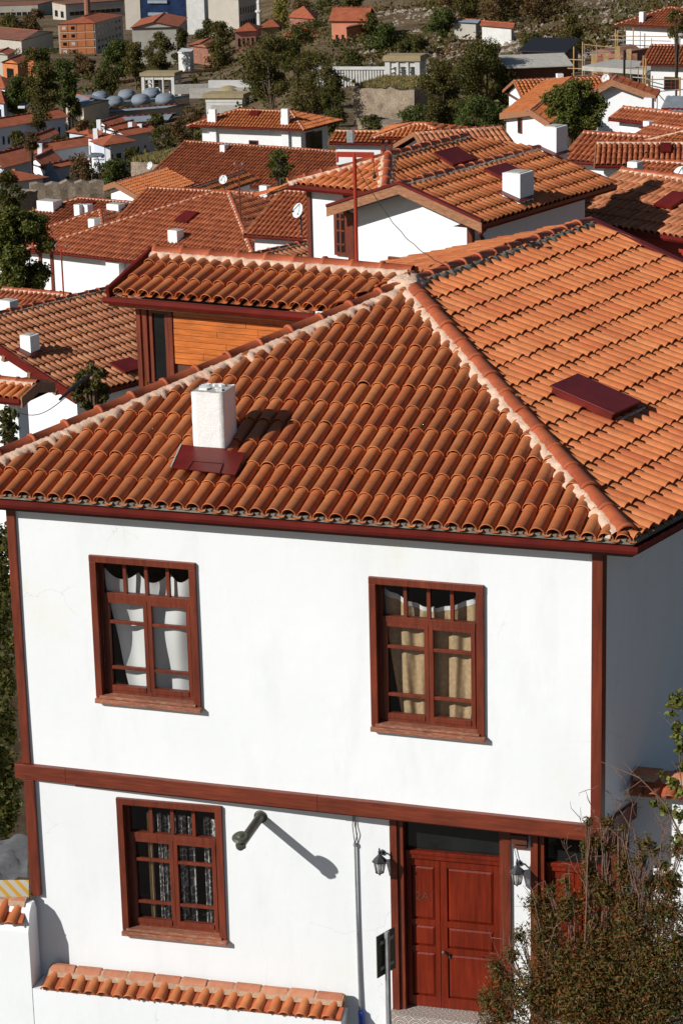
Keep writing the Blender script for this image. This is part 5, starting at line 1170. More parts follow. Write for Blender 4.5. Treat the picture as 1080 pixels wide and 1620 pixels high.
# ---------------- far buildings
def wgrid(root,P,U,O,W,H,nx,nz,mat='dark_glass',fx=.5,fz=.55,name='window',frame=None,m=(.06,.06,.08,.08)):
    for i in range(nx):
        for j in range(nz):
            c=P+U*W*(m[0]+(1-m[0]-m[1])*(i+.5)/nx)+UP*H*(m[2]+(1-m[2]-m[3])*(j+.5)/nz)
            w,h=W*(1-m[0]-m[1])/nx*fx,H*(1-m[2]-m[3])/nz*fz
            o=MB().box(c+O*.03,U,O,UP,w/2,.06,h/2).build(name,MAT[frame or mat],root)
            if frame: MB().box(c+O*.10,U,O,UP,w/2-.12,.02,h/2-.12).build('pane',MAT[mat],o)
def blk(name,label,cat,T0,T1,T2,d,H,roof='flat',pitch=20,wall='plaster_far',deck='roof_far',det=0,wins=None,swins=None,oh=.5,ridge='front',group=None,side=None):
    P0=at(*T0,d); P1=on_z(*T1,P0[2]); P2=on_z(*T2,P0[2]); P3=P0+P2-P1; U=nrm(P1-P0); W=nrm(P2-P1); O=A3(U[1],-U[0],0); O=O if O.dot(CAM-P0)>0 else -O; OS=A3(W[1],-W[0],0); OS=OS if OS.dot((P1-P0))>0 else -OS
    root=empty(name,(P0+P2)/2-UP*H,label,cat,group); c=(P0+P2)/2
    b4=[P0,P1,P2,P3]
    walls(root,b4,P0[2],H,wall); a=np.linalg.norm(P1-P0); b_=np.linalg.norm(P2-P1)
    if roof=='flat': MB().prism([p+UP*.0+nrm((p-c)*A3(1,1,0))*.3 for p in b4],[p+UP*.5+nrm((p-c)*A3(1,1,0))*.3 for p in b4]).build('roof',MAT[deck],root)
    else:
        e=[p+U*oh*su+W*oh*sw for p,su,sw in zip(b4,(-1,1,1,-1),(-1,-1,1,1))]; r=Rf(root,'tile_red',det,.36,.6,deck=deck)
        if ridge=='front': A_,B_=(e[0]+e[3])/2,(e[1]+e[2])/2; rz=b_/2*math.tan(R(pitch)); F_=[e[0],e[1],None,None]
        else: A_,B_=(e[0]+e[1])/2,(e[3]+e[2])/2; rz=a/2*math.tan(R(pitch))
        A_=A_+UP*rz;B_=B_+UP*rz; dr=nrm(B_-A_); ln=np.linalg.norm(B_-A_)
        if roof=='hip': k=min(ln*.45,(b_ if ridge=='front' else a)/2); A_=A_+dr*k;B_=B_-dr*k
        if ridge=='front': fs=[[e[0],e[1],B_,A_],[e[2],e[3],A_,B_]]; en=[[e[3],e[0],A_],[e[1],e[2],B_]]
        else: fs=[[e[1],e[2],B_,A_],[e[3],e[0],A_,B_]]; en=[[e[0],e[1],A_],[e[2],e[3],B_]]
        for f in fs: r.face(f)
        if roof=='hip':
            for f in en: r.face(f)
        else:
            for f,q in zip(en,((b4[3],b4[0]),(b4[1],b4[2])) if ridge=='front' else ((b4[0],b4[1]),(b4[2],b4[3]))): MB().poly([q[0],q[1],f[2]-UP*.25+ (-dr if f is en[1] else dr)*oh]).build('gable_wall',MAT[wall],root)
        r.cap(A_,B_,fn(fs[1]),fn(fs[0]),mw=0,r=.25,L=1.5)
        MB().poly([p-UP*.08 for p in e]).build('soffit',MAT['dark_wood'],r.build())
    if wins: wgrid(root,P0-UP*H,U,O,a,H,*wins[:2],**(wins[2] if len(wins)>2 else {}))
    if swins: wgrid(root,P1-UP*H,W,OS,b_,H,*swins[:2],**(swins[2] if len(swins)>2 else {}))
    return dict(root=root,P=b4,U=U,W=W,O=O,OS=OS,a=a,b=b_,z=P0[2],H=H)
simple('roof_far',(.36,.095,.04),.85,.28,.5,.6,bscale=3)
simple('roof_brown',(.22,.085,.05),.85,.3,.3,.4)
simple('lead',(.19,.225,.27),.75,.2,.4); simple('lead_light',(.25,.29,.34),.7,.15,.4)
simple('beige',(.46,.42,.36),.9,.1,.15); simple('greybeige',(.40,.38,.33),.9,.12,.2); simple('brick_orange',(.55,.19,.07),.9,.15,.5); simple('pink',(.55,.25,.20),.9,.12,.4); simple('salmon',(.58,.22,.13),.9,.12,.4)
simple('frame_conc',(.50,.46,.40),.9,.1,.5); simple('blue_glass',(.012,.028,.075),.2,.4,.3); simple('yellow_stone',(.33,.26,.14),.85,.15,.6); simple('white_stone',(.60,.60,.58),.85,.12,.5); simple('brown_hall',(.25,.16,.14),.9,.2,.1)
simple('brick_red',(.27,.12,.08),.95,.4,1.2,.8,bscale=4); simple('blue_shade_wall',(.55,.60,.68),.9,.08,.3)  # last one: far walls with their bluish shade put into the colour
simple('timber',(.42,.27,.12),.8,.3,3); simple('cream_wall',(.55,.48,.36),.9,.15,.5)
# lead-domed building
dz=at(150,205,690.)
DM=blk('domed_building','large low grey building with six lead-covered domes and wide flat eaves','building',(150,168),(262,158),(300,153),700.,14,roof='flat',wall='cream_wall',deck='lead',wins=(7,1,dict(fx=.35,fz=.5,mat='dark_glass')))
base=DM['z']+.5
for k,(px,py,w) in enumerate(((159,150,27),(182,158,28),(201,147,27),(223,155,29),(240,145,28),(262,154,31))):
    p=on_z(px,py+6,base+.0); s=np.linalg.norm(p-CAM)/FPX; r=w*s/2; mb=MB(); mb.lathe(p,[(-.5,r*1.02),(.9,r*1.02),(.95,r*.97)]+[(1+r*.46*math.sin(t),r*.95*math.cos(t)) for t in np.linspace(.05,1.5,8)],UP,28); mb.build('dome',MAT['lead'],DM['root'],smooth=True)
blk('domed_building','pale wing with slanted lead roof and arched openings at the left of the domes','building',(104,160),(132,168),(172,158),650.,13,roof='gable',pitch=8,wall='cream_wall',deck='lead_light',wins=(4,1,dict(fx=.4,fz=.5)))
blk('domed_building','long front wing with a grey ribbed eave below the domes','building',(158,178),(262,170),(292,166),660.,9,roof='gable',pitch=8,wall='beige',deck='lead_light',oh=1.5)
blk('domed_building','lowest grey-roofed wing with a dark arch directly above the white gable house','building',(183,194),(260,189),(272,180),630.,7,roof='gable',pitch=8,wall='beige',deck='lead_light',oh=1.2,wins=(3,1,dict(fx=.2,fz=.6)))
# marble kiosks
def kiosk(x0,x1,yb,yt,x2,d,label,closed=False,top='yellow_stone'):
    P0=at(x0,yb,d); s=d/FPX; H=(yb-yt)*s; P1=on_z(x1,yb,P0[2]); U=nrm(P1-P0); w=np.linalg.norm(P1-P0); W=hd(math.degrees(math.atan2(U[1],U[0]))+80); dp=w*.55
    root=empty('marble_kiosk',P0+U*w/2,label,'kiosk'); c=P0+U*w/2+W*dp/2
    MB().box(c+UP*(H+.15),U,W,UP,w/2+.5,dp/2+.5,.5).build('roof',MAT[top],root); MB().box(c+UP*(H-.9),U,W,UP,w/2,dp/2,.5).build('beam',MAT['white_stone'],root)
    if closed:
        MB().box(c+UP*(H/2-2),U,W,UP,w/2-.1,dp/2-.1,H/2+1).build('wall',MAT['white_stone'],root); MB().box(c-W*(dp/2-.08)+UP*(H*.4-1),U,W,UP,w*.36,.05,H*.38).build('recess',MAT['concrete'],root)
    else:
        for i in range(4):
            for j in (0,1):
                MB().box(P0+U*w*(.03+.94*i/3)+W*dp*(.05+.9*j)+UP*(H/2-3),U,W,UP,.45 if i in(0,3) else .2,.4,H/2+2.5).build('pillar',MAT['white_stone'],root)
        for z in (.3,.5,.7): MB().box(P0+W*dp*.5+U*.4+UP*H*z,U,W,UP,.15,dp/2,.12).build('slat',MAT['white_stone'],root); MB().box(c+W*dp*.4+UP*H*z,U,W,UP,w/2,.1,.12).build('slat',MAT['white_stone'],root)
kiosk(226,276,152,119,0,760.,'open white marble frame with a sand coloured roof behind the domes')
kiosk(612,662,128,94,0,470.,'open white marble frame with a flat sand coloured roof above the stone bastion')
kiosk(326,384,185,153,0,640.,'closed white marble kiosk with a grey recess in front of the golden dome',True)
p=at(362,150,700.); gd=empty('golden_dome',p-UP*6,'small building with a low golden dome behind the marble kiosk','building')
MB().box(p-UP*4,hd(10),hd(100),UP,4.6,4,4.2).build('wall',MAT['white_stone'],gd); MB().lathe(p,[(0,3.6),(.6,3.5)]+[(.6+1.9*math.sin(t),3.3*math.cos(t)) for t in np.linspace(.1,1.5,7)],UP,18).build('dome',MAT['yellow_stone'],gd)
# colonnade wall
P0=at(500,122,490.); P1=on_z(695,122,P0[2]); U=nrm(P1-P0); L_=np.linalg.norm(P1-P0); W=np.cross(UP,U); cw_=empty('balustrade',(P0+P1)/2-UP*3,'long white stone balustrade of upright blocks left and right of the marble frame','balustrade')
MB().box((P0+P1)/2+UP*1.7,U,W,UP,L_/2,.5,.25).build('rail',MAT['white_stone'],cw_)
for i in range(44): MB().box(P0+U*L_*(i+.5)/44+UP*-.2,U,W,UP,.17,.3,1.7).build('baluster',MAT['white_stone'],cw_)
for (x0,x1,y,d,mt,lab,h) in ((330,520,133,720.,'white_stone','pale retaining wall stretching across the valley behind the golden dome',.6),(276,330,140,740.,'concrete','short grey retaining wall right of the open marble frame',.6),(300,420,146,700.,'concrete','lower concrete terrace wall behind the golden dome',.6),(490,560,108,600.,'stone','rough stone wall strip above the balustrade',.8)):
    P0=at(x0,y,d); P1=on_z(x1,y-2,P0[2]); U=nrm(P1-P0); o=MB().box((P0+P1)/2-UP*h/2,U,np.cross(UP,U),UP,np.linalg.norm(P1-P0)/2,.6,h/2+1).build('retaining_wall',MAT[mt]); tag(o,lab,'wall')
# wooden fence line
P0=at(168,135,830.); P1=on_z(372,108,P0[2]); U=nrm(P1-P0); L_=np.linalg.norm(P1-P0); fr_=empty('plank_fence',(P0+P1)/2-UP*3,'long brown plank fence in the valley below the dark trees','fence')
MB().box((P0+P1)/2-UP*1.2,U,np.cross(UP,U),UP,L_/2,.08,2.2).build('boards',MAT['timber'],fr_)
for i in range(30): MB().box(P0+U*L_*i/29-np.cross(UP,U)*.2-UP*1.,U,np.cross(UP,U),UP,.12,.1,2.2).build('post',MAT['dark_wood'],fr_)
# stone bastion with grass top and ruin blocks
m,nt,b=newmat('masonry'); tc=nt.nodes.new('ShaderNodeTexCoord'); vo=N(nt,'ShaderNodeTexVoronoi',Scale=1.); vo.feature='DISTANCE_TO_EDGE'; mp=nt.nodes.new('ShaderNodeMapping'); mp.inputs['Scale'].default_value=(2.2,2.2,4.2); nt.links.new(tc.outputs['Object'],mp.inputs[0]); nt.links.new(mp.outputs[0],vo.inputs['Vector'])
nz=tex(nt,.5,8,.7); r=ramp(nt,[(.3,(.17,.13,.10)),(.5,(.33,.26,.19)),(.7,(.42,.34,.25))]); nt.links.new(nz.outputs[0],r.inputs[0]); r2=ramp(nt,[(.0,(.5,.48,.45)),(.12,(1,1,1))]); nt.links.new(vo.outputs['Distance'],r2.inputs[0]); nt.links.new(mixc(nt,r.outputs[0],r2.outputs[0],.85,'MULTIPLY'),b.inputs['Base Color']); b.inputs['Roughness'].default_value=1
def ruin(T0,T1,d,H,dp,label,mat='masonry',name='stone_ruin',rough=.35,cat='ruin',slope=0):
    P0=at(*T0,d); P1=on_z(*T1,P0[2]); U=nrm(P1-P0); W=np.cross(UP,U); L_=np.linalg.norm(P1-P0); n=max(6,int(L_/.8)); V=[];F_=[]; g=np.random.default_rng(int(d)); m=10
    for i in range(n+1):
        for j in range(m+1):
            t=j/m; V.append(P0+U*L_*i/n-UP*H*t+UP*(g.normal()*rough*.3 if j==0 else 0)-W*(slope*t+g.normal()*.05))
    for i in range(n):
        for j in range(m): b_=i*(m+1)+j; F_.append((b_,b_+1,b_+m+2,b_+m+1))
    o=len(V)
    for i in range(n+1): V.append(V[i*(m+1)]+W*dp); V.append(V[i*(m+1)]+W*dp-UP*H)
    for i in range(n): F_+= [(i*(m+1),(i+1)*(m+1),o+2*i+2,o+2*i),(o+2*i,o+2*i+2,o+2*i+3,o+2*i+1)]
    mb=MB().add(V,F_); mb.poly([V[j] for j in range(m+1)]+[V[o+1],V[o]]); mb.poly([V[n*(m+1)+j] for j in range(m+1)]+[V[o+2*n+1],V[o+2*n]])
    r_=mb.build(name,MAT[mat]); tag(r_,label,cat); return P0,U,W,L_
def grass(name,P0,U,W,L_,dp,n,h,label,seed=1,mat='dry_grass'):
    g=np.random.default_rng(seed); a=g.random(n)*L_; b_=g.random(n)*dp; P=P0+U*a[:,None]+W*b_[:,None]; hh=h*g.uniform(.4,1.2,n); t=g.uniform(0,6.28,n); D=np.stack([np.cos(t),np.sin(t),0*t],1)*(h*.12); ln=g.normal(0,h*.25,(n,3))*A3(1,1,0)
    Q=np.stack([P-D,P+D,P+D*.3+UP*hh[:,None]+ln,P-D*.3+UP*hh[:,None]+ln],1); o=np_mesh(name,Q.reshape(-1,3),np.arange(n*4).reshape(-1,4),MAT[mat]); tag(o,label,'grass',kind='stuff')
q=ruin((558,139),(655,143),400.,11,12,'broad ancient stone bastion with brick bands and grass on top, right of the thin trees'); grass('grass',q[0]+UP*.2,q[1],q[2],q[3],12,6000,.5,'dry grass on top of the stone bastion')
ruin((566,192),(620,196),330.,8,4,'lower rubble wall below the stone bastion')
q=ruin((207,256),(264,262),300.,6,9,'small stone ruin block topped with dry grass beside the lamp mast'); grass('grass',q[0]+UP*.1,q[1],q[2],q[3],9,6000,.5,'dry grass on top of the small stone ruin',3)
ruin((48,292),(165,286),290.,7,1.5,'old stone wall below the cone roofed tower',name='stone_wall',cat='wall')
ruin((10,318),(60,300),280.,7,3,'rubble bank at the left edge above the chimney roofs',rough=.6)
# red roofed town on the left
TB=[
((-34,197),(-6,202),(103,184),560,6,'gable','long red roofed building with shaded blue walls at the left edge','blue_shade_wall',None,(12,1,dict(fx=.35,fz=.35))),
((-30,254),(6,264),(52,252),450,6,'gable','low red roofed house with a row of dark windows at the left edge','blue_shade_wall',None,(5,1,dict(fx=.4,fz=.35))),
((4,241),(30,246),(152,226),500,4,'gable','very long low red roof running to the right with a white gable end','blue_shade_wall',None,None),
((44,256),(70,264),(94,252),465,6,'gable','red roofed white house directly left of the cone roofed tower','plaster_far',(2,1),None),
((68,264),(75,267),(136,254),458,6,'gable','red roofed house directly right of the cone roofed tower','blue_shade_wall',None,(3,1,dict(fx=.3,fz=.35))),
((46,219),(60,223),(90,211),530,5,'gable','small red roof between the two long red roofs','blue_shade_wall',None,None),
((110,208),(140,212),(160,204),560,5,'hip','brownish red roof in front of the orange-brown tree','blue_shade_wall',None,None),
((148,223),(165,229),(209,222),480,6,'hip','house with three wide blue-shaded windows right of the lamp mast','blue_shade_wall',None,(3,1,dict(fx=.55,fz=.4))),
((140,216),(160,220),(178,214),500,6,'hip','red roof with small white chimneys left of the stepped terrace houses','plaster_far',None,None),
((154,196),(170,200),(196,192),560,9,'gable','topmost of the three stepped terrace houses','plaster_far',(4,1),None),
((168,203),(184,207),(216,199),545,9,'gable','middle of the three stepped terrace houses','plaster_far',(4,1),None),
((182,210),(199,214),(243,206),530,10,'gable','lowest stepped terrace house with a pale gable wall and four windows','blue_shade_wall',(4,1),(2,2,dict(fx=.22,fz=.35,m=(.3,.2,.08,.15)))),
((-20,282),(10,288),(68,280),410,4,'hip','low red roof at the left edge just above the rubble bank','blue_shade_wall',None,None),
((-30,135),(8,140),(30,130),700,7,'hip','pale house with orange roof at the left edge under the green trees','blue_shade_wall',(2,1),None),
((-20,160),(6,163),(22,152),640,6,'hip','small house with orange eave at the left edge beside the parked cars','blue_shade_wall',(2,1),None),
]
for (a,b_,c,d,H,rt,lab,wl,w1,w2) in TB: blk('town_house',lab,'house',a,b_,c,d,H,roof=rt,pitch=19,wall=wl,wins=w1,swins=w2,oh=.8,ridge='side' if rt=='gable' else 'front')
# small chimneys on the red roofs
for k,(px,py,d,lab) in enumerate(((64,238,500,'the long low red roof'),(94,262,470,'the roof left of the cone tower'),(172,243,478,'the roof above the three blue-shaded windows'),(157,199,555,'the topmost terrace roof'),(207,203,545,'the middle terrace roof'),(222,206,535,'the lowest terrace roof'),(152,214,500,'the roof left of the terraces'))):
    p=at(px,py,d-3.); o=MB().box(p,hd(10),hd(100),UP,.45,.45,1.3).build('chimney_stack',MAT['plaster_far']); tag(o,'tiny white chimney on '+lab,'chimney')
# cone roofed tower
p=at(81,288,455.); s=455/FPX; ct=empty('cone_tower',p-UP*2,'small round tower with a steep grey cone roof','tower'); MB().lathe(p,[(-3,1.35*1.0*1.0),(.2,1.35)],UP,12).build('wall',MAT['cream_wall'],ct); MB().lathe(p,[(.2,15*s*1.0),(.35,15*s),(3.6*1.05,.05)],UP,8).build('cone_roof',MAT['lead'],ct)
# lamp mast with ring
p=at(146,300,350.); s=350/FPX; lm=empty('lamp_mast',p,'tall pale lamp mast with a wide round ring of floodlights','street lamp'); H=(300-230)*s; MB().tube([p-UP*3,p+UP*H],[.28,.16],8).build('pole',MAT['white_stone'],lm)
rp=p+UP*(300-246)*s; mb=MB(); mb.lathe(rp,[(-.1,1.0),(0,1.9),(.12,1.9),(.2,1.0)],UP,20); mb.build('lamp_ring',MAT['grey_metal'],lm)
for k in range(10):
    a=k*.628; MB().lathe(rp+A3(math.cos(a),math.sin(a),0)*1.8-UP*.25,[(0,.22),(.25,.15)],UP,8).build('floodlight',MAT['white_stone'],lm)
p=at(160,318,345.); lm=empty('lamp_mast',p,'thin dark street lamp with two small heads beside the ringed mast','street lamp'); H=(318-252)*345/FPX; MB().tube([p-UP*2,p+UP*H],.08,6).build('pole',MAT['iron'],lm)
for sx in(-1,1): MB().box(p+UP*H+hd(0)*sx*.4,hd(0),hd(90),UP,.35,.15,.08).build('lamp_head',MAT['grey_metal'],lm)
# city blocks at the top
A1=blk('apartment_block','five storey apartment block with orange brick panels in a pale grid','building',(92,38),(150,36),(194,24),1100.,26,roof='hip',pitch=16,wall='frame_conc',deck='roof_far',swins=(7,6,dict(fx=.4,fz=.4,m=(.05,.05,.3,.02))),ridge='side')
for i in range(4):
    for j in range(6):
        c=A1['P'][0]+A1['U']*A1['a']*(.03+.94*(i+.5)/4)-UP*(3.3*(j+.5)+.2); pn=MB().box(c+A1['O']*.1,A1['U'],A1['O'],UP,A1['a']*.108,.12,1.35).build('brick_panel',MAT['brick_orange'],A1['root'])
        if i<2: MB().box(c+A1['O']*.26+A1['U']*.2,A1['U'],A1['O'],UP,.75,.04,.65).build('window',MAT['white_stone' if (i+j)%3==0 else 'dark_glass'],pn)
CB_=[
((-60,55),(34,64),(84,50),1150,20,'gable','beige warehouse with a long brown roof left of the brick block','beige','roof_brown',None,None,8),
((-10,84),(12,86),(24,80),900,8,'gable','shaded low shed at the left edge','greybeige','roof_far',None,None,12),
((4,98),(28,100),(44,94),850,7,'gable','small orange roofed house half hidden in the left trees','brick_orange','roof_far',(1,1),None,20),
((38,92),(62,92),(70,86),880,7,'hip','small pyramid roofed orange house left of the brick block','brick_orange','roof_far',None,None,28),
((-80,12),(60,8),(84,2),1500,18,'flat','long industrial hall with a ribbon of dark windows at the top left','greybeige','roof_brown',(14,2,dict(fx=.8,fz=.4)),None,10),
((83,4),(104,8),(196,1),1450,30,'flat','pale grey slab building with long window bands behind the brick block','beige','roof_brown',(2,4),(10,5,dict(fx=.9,fz=.4)),10),
((209,44),(279,42),(294,28),950,28,'gable','grey-beige gabled apartment block with only a few small dark windows','greybeige','roof_far',(4,3,dict(fx=.12,fz=.25)),(6,4,dict(fx=.4,fz=.5)),14),
((329,-4),(377,-2),(404,-8),1150,34,'gable','tall beige block with an overhanging flat red roof','beige','roof_far',None,(6,5,dict(fx=.45,fz=.5)),8),
((196,-30),(220,-30),(224,-34),1300,60,'flat','beige side wall of the blue glass tower','beige','roof_brown',None,None,8),
((222,-30),(292,-30),(296,-34),1290,60,'flat','dark blue glass tower with bright balcony strips','blue_glass','roof_brown',None,None,8),
((294,-20),(322,-20),(330,-26),1250,50,'flat','narrow white tower block','white_stone','roof_brown',None,None,8),
((372,50),(404,48),(413,42),960,14,'hip','pink two storey house beside the yellow poplar','pink','roof_far',(4,2,dict(fx=.4,fz=.5)),(3,2,dict(fx=.4,fz=.5)),20),
((524,33),(578,33),(590,24),800,12,'gable','salmon coloured house with a long brown-red roof on the far slope','salmon','roof_far',(5,1,dict(fx=.4,fz=.35)),None,22),
((548,46),(571,41),(576,38),790,8,'flat','orange timber annex with a slanting roof in front of the salmon house','brick_orange','roof_brown',None,None,10),
((412,44),(440,42),(446,36),980,8,'hip','orange walled house with a red roof just left of the poplar','yellow_stone','roof_far',None,None,20),
((458,27),(496,30),(502,22),950,10,'hip','dark house with an orange hip roof right of the poplar','brick_red','roof_far',(3,1),None,20),
((448,56),(500,58),(512,50),860,5,'hip','low pink-red roofs among rubble right of the poplar','pink','roof_far',None,None,16),
((300,72),(336,76),(350,68),900,6,'gable','low tiled roof in the trees below the dark tree','brick_red','roof_far',None,None,12),
((282,84),(300,86),(306,80),870,7,'flat','small bright white shack among the valley trees','white_stone','white_stone',None,None,10),
((718,34),(752,36),(760,32),760,5,'gable','low shack with blue and red sheet roofing on the far slope','greybeige','lead_light',None,None,8),
((762,40),(808,44),(812,38),680,5,'gable','long low shack with pale roof left of the dark hollow','white_stone','roof_far',None,None,8),
((790,-6),(840,-4),(846,-8),1200,9,'flat','distant white houses at the top edge of the hill','white_stone','roof_brown',(4,1),None,8),
((940,4),(992,8),(998,3),1000,6,'flat','distant low white houses at the top right of the hill','white_stone','roof_brown',(5,1),None,8),
]
for (a,b_,c,d,H,rt,lab,wl,dk,w1,w2,pt) in CB_:
    I=blk('town_building',lab,'building',a,b_,c,float(d),H,roof=rt,pitch=pt,wall=wl,deck=dk,wins=w1,swins=w2,oh=.8,ridge='side' if rt=='gable' and d>800 and 'warehouse' not in lab and 'salmon' not in lab else 'front')
    if 'glass tower with' in lab:
        for j in range(9): MB().box(I['P'][0]+I['U']*I['a']*.38-UP*(4+j*6)+I['O']*.6,I['U'],I['O'],UP,I['a']*.22,.6,.7).build('balcony',MAT['lead_light'],I['root'])
# minaret, brick chimney
p=at(410,37,1000.); mn=empty('minaret',p,'tiny white minaret above the pink house','minaret'); s=1000/FPX; MB().lathe(p,[(-6,.9),(4.2,.8),(4.3,1.4),(5,1.4),(5.1,.7),(7.6,.65),(7.7,.8),(11,.04)],UP,10).build('shaft',MAT['white_stone'],mn)
p=at(139,24,1180.); o=MB().lathe(p,[(-6,1.6),(14,1.2)],UP,10).build('factory_chimney',MAT['brick_red']); tag(o,'brick factory chimney behind the orange brick apartment block','chimney')
p=at(2,320,100)
# parked cars in the valley
def car(px,py,d,colmat,label,ang):
    p=at(px,py,d); U=hd(ang);W=hd(ang+90); root=empty('parked_car',p,label,'car','parked cars in the valley')
    prof=[(-2.1,.35),(-2.1,.85),(-1.3,.95),(1.2,.92),(2.1,.75),(2.1,.35)]
    mb=MB(); mb.prism([p+U*x+UP*z-W*.85 for x,z in prof],[p+U*x+UP*z+W*.85 for x,z in prof]); mb.build('body',MAT[colmat],root,bevel=.06)
    pr=[(-1.6,.93),(-1.1,1.42),(.4,1.42),(1.0,.93)]; mb=MB(); mb.prism([p+U*x+UP*z-W*.74 for x,z in pr],[p+U*x+UP*z+W*.74 for x,z in pr]); mb.build('cabin',MAT['dark_glass'],root)
    for sx in(-1.3,1.3):
        for sy in(-.85,.85): MB().lathe(p+U*sx+W*(sy-.1*np.sign(sy))+UP*.33,[(-.1,.33),(.1,.33)],W,12).build('wheel',MAT['black'],root)
simple('car_white',(.7,.7,.7),.3,.03,1); simple('car_silver',(.35,.37,.40),.3,.03,1,metal=.5); simple('car_red',(.4,.02,.02),.3,.03,1)
car(72,178,610.,'car_silver','silver car parked beside the small olive tree',20); car(38,172,620.,'car_white','white car at the foot of the left green trees',100); car(64,172,640.,'car_white','white car behind the silver one',15)
car(336,190,600.,'car_red','red car beside the closed marble kiosk',10)
# scaffolding and ruin at the upper right
def pole(px,y0,y1,d,mat,lab,r=.07,name='scaffold_pole',cat='pole',group=None):
    a=at(px,y0,d); s=d/FPX; o=MB().tube([a,a-UP*(y1-y0)*s/.98],r,6).build(name,MAT[mat]); tag(o,lab,cat,group)
sc_=empty('scaffolding',at(1000,120,238.)-UP*5,'scaffolding of timber and steel poles around the unfinished white houses','scaffolding')
def sp_(a,b_,r=.055,mat='timber',nm='pole'): MB().tube([a,b_],r,6).build(nm,MAT[mat],sc_)
for px,y0,y1,d,m_ in ((907,74,122,262,'timber'),(921,66,124,258,'timber'),(924,70,120,270,'grey_metal'),(936,86,112,262,'timber'),(973,46,96,285,'timber'),(976,50,90,290,'timber'),(985,58,92,285,'grey_metal'),(1001,44,85,285,'timber'),(1012,50,86,285,'grey_metal'),(1019,53,80,285,'timber'),(1030,60,80,285,'grey_metal'),(943,68,104,262,'grey_metal'),(955,80,108,262,'grey_metal'),(1017,88,145,246,'timber'),(1021,92,150,246,'timber'),(1031,120,172,238,'timber'),(1039,140,185,236,'grey_metal'),(1075,122,180,236,'timber'),(997,96,130,250,'grey_metal'),(1009,108,142,250,'grey_metal')):
    a=at(px,y0,d); sp_(a,a-UP*(y1-y0)*d/FPX/.98,.07 if m_=='timber' else .045,m_)
for x0,y0,x1,y1,d,m_ in ((966,57,1080,58,284,'timber'),(966,63,1060,65,284,'grey_metal'),(980,70,1045,74,284,'grey_metal'),(921,70,975,76,262,'timber'),(900,94,925,95,260,'timber'),(897,108,925,109,260,'timber'),(925,84,975,80,262,'grey_metal'),(1020,126,1085,125,237,'timber'),(1025,146,1085,141,237,'grey_metal'),(985,108,1020,106,250,'timber'),(1000,122,1024,124,250,'grey_metal'),(1025,128,1048,134,238,'grey_metal'),(1040,148,1052,162,237,'grey_metal')):
    a=at(x0,y0,d); sp_(a,on_z(x1,y1,a[2]) if abs(y1-y0)<3 else at(x1,y1,d),.055,m_,'rail')
pole(987,79,134,232,'black','black utility pole in front of the scaffolding',.11,'utility_pole')
q=ruin((935,80),(985,84),272.,7,5,'unfinished reddish brick walls inside the scaffolding',mat='brick_red',name='brick_shell',rough=.8,cat='building site')
P0=at(920,108,255.); P1=on_z(1024,115,P0[2]); U=nrm(P1-P0); o=MB().box((P0+P1)/2+np.cross(UP,U)*3,U,np.cross(UP,U),UP,np.linalg.norm(P1-P0)/2,3,.22).build('concrete_slab',MAT['concrete']); tag(o,'grey concrete slab of the unfinished building behind the scaffolding','slab')
I=blk('town_building','unfinished cream coloured storey with one small window under the concrete slab','building',(967,112),(1024,117),(1030,112),256.,6,roof='flat',wall='cream_wall',deck='concrete'); p=on_plane(1006,126,I['P'][0]+I['O']*.05,I['O']); win(I['root'],p,I['U'],.8,.95,I['O'],False)
g=np.random.default_rng(5)
for k in range(8):
    p=at(940+k*9,96+g.uniform(-4,6),262.); o=MB().box(p-UP*.8,hd(10),hd(100),UP,.25,.25,g.uniform(1.,2.)).build('pillar_stub',MAT['brick_red' if k%2 else 'timber'],sc_)
# sheds at the middle right
P0=at(800,108,300.); sh=empty('open_shed',P0-UP*4,'dark open shed with sagging tin roofs behind the right trees','shed'); P1=on_z(905,104,P0[2])
U=nrm(P1-P0); W=np.cross(UP,U); L_=np.linalg.norm(P1-P0); mb=MB(); mb.prism([P0-W*.5,P1-W*.5,P1+W*5+UP*.8,P0+W*5+UP*.8],[P0-W*.5+UP*.12,P1-W*.5+UP*.12,P1+W*5+UP*.92,P0+W*5+UP*.92]); mb.build('roof',MAT['concrete'],sh); walls(sh,[P0+W*.8,P1+W*.8,P1+W*4.5,P0+W*4.5],P0[2]-.05,5,'dark_wood')
P0=at(818,82,330.); sh=empty('open_shed',P0-UP*4,'black roofed shed above the sagging tin roof behind the right trees','shed'); P1=on_z(895,84,P0[2]); U=nrm(P1-P0); W=np.cross(UP,U); mb=MB(); mb.prism([P0,P1,P1+W*6+UP*1.,P0+W*6+UP*1.],[P0+UP*.15,P1+UP*.15,P1+W*6+UP*1.15,P0+W*6+UP*1.15]); mb.build('roof',MAT['black'],sh); walls(sh,[P0+W*.8,P1+W*.8,P1+W*5,P0+W*5],P0[2]-.05,4,'dark_wood')
# masts on the left
def antenna(px,y0,y1,d,lab,w=.35,mat='red_post'):
    b_=at(px,y1,d); H=(y1-y0)*d/FPX/.97; r=empty('antenna_mast',b_,lab,'antenna'); MB().tube([b_-UP*.5,b_+UP*H],.02*d/60,6).build('pole',MAT[mat],r)
    MB().box(b_+UP*(H-.05),hd(0),hd(90),UP,w,.03*d/60,.03*d/60).build('cross_arm',MAT[mat],r)
    for s_ in(-1,1): MB().lathe(b_+UP*(H-.0)+hd(0)*w*s_,[(0,.025*d/60),(.05*d/60,.03*d/60)],UP,8).build('insulator',MAT['grey_metal'],r)
antenna(101,391,466,72.,'thin red mast with two small heads rising from the left orange roof',.16)
antenna(380,262,330,137.,'thin rusty aerial mast on the apex of the large hip roof',.22,'wood')
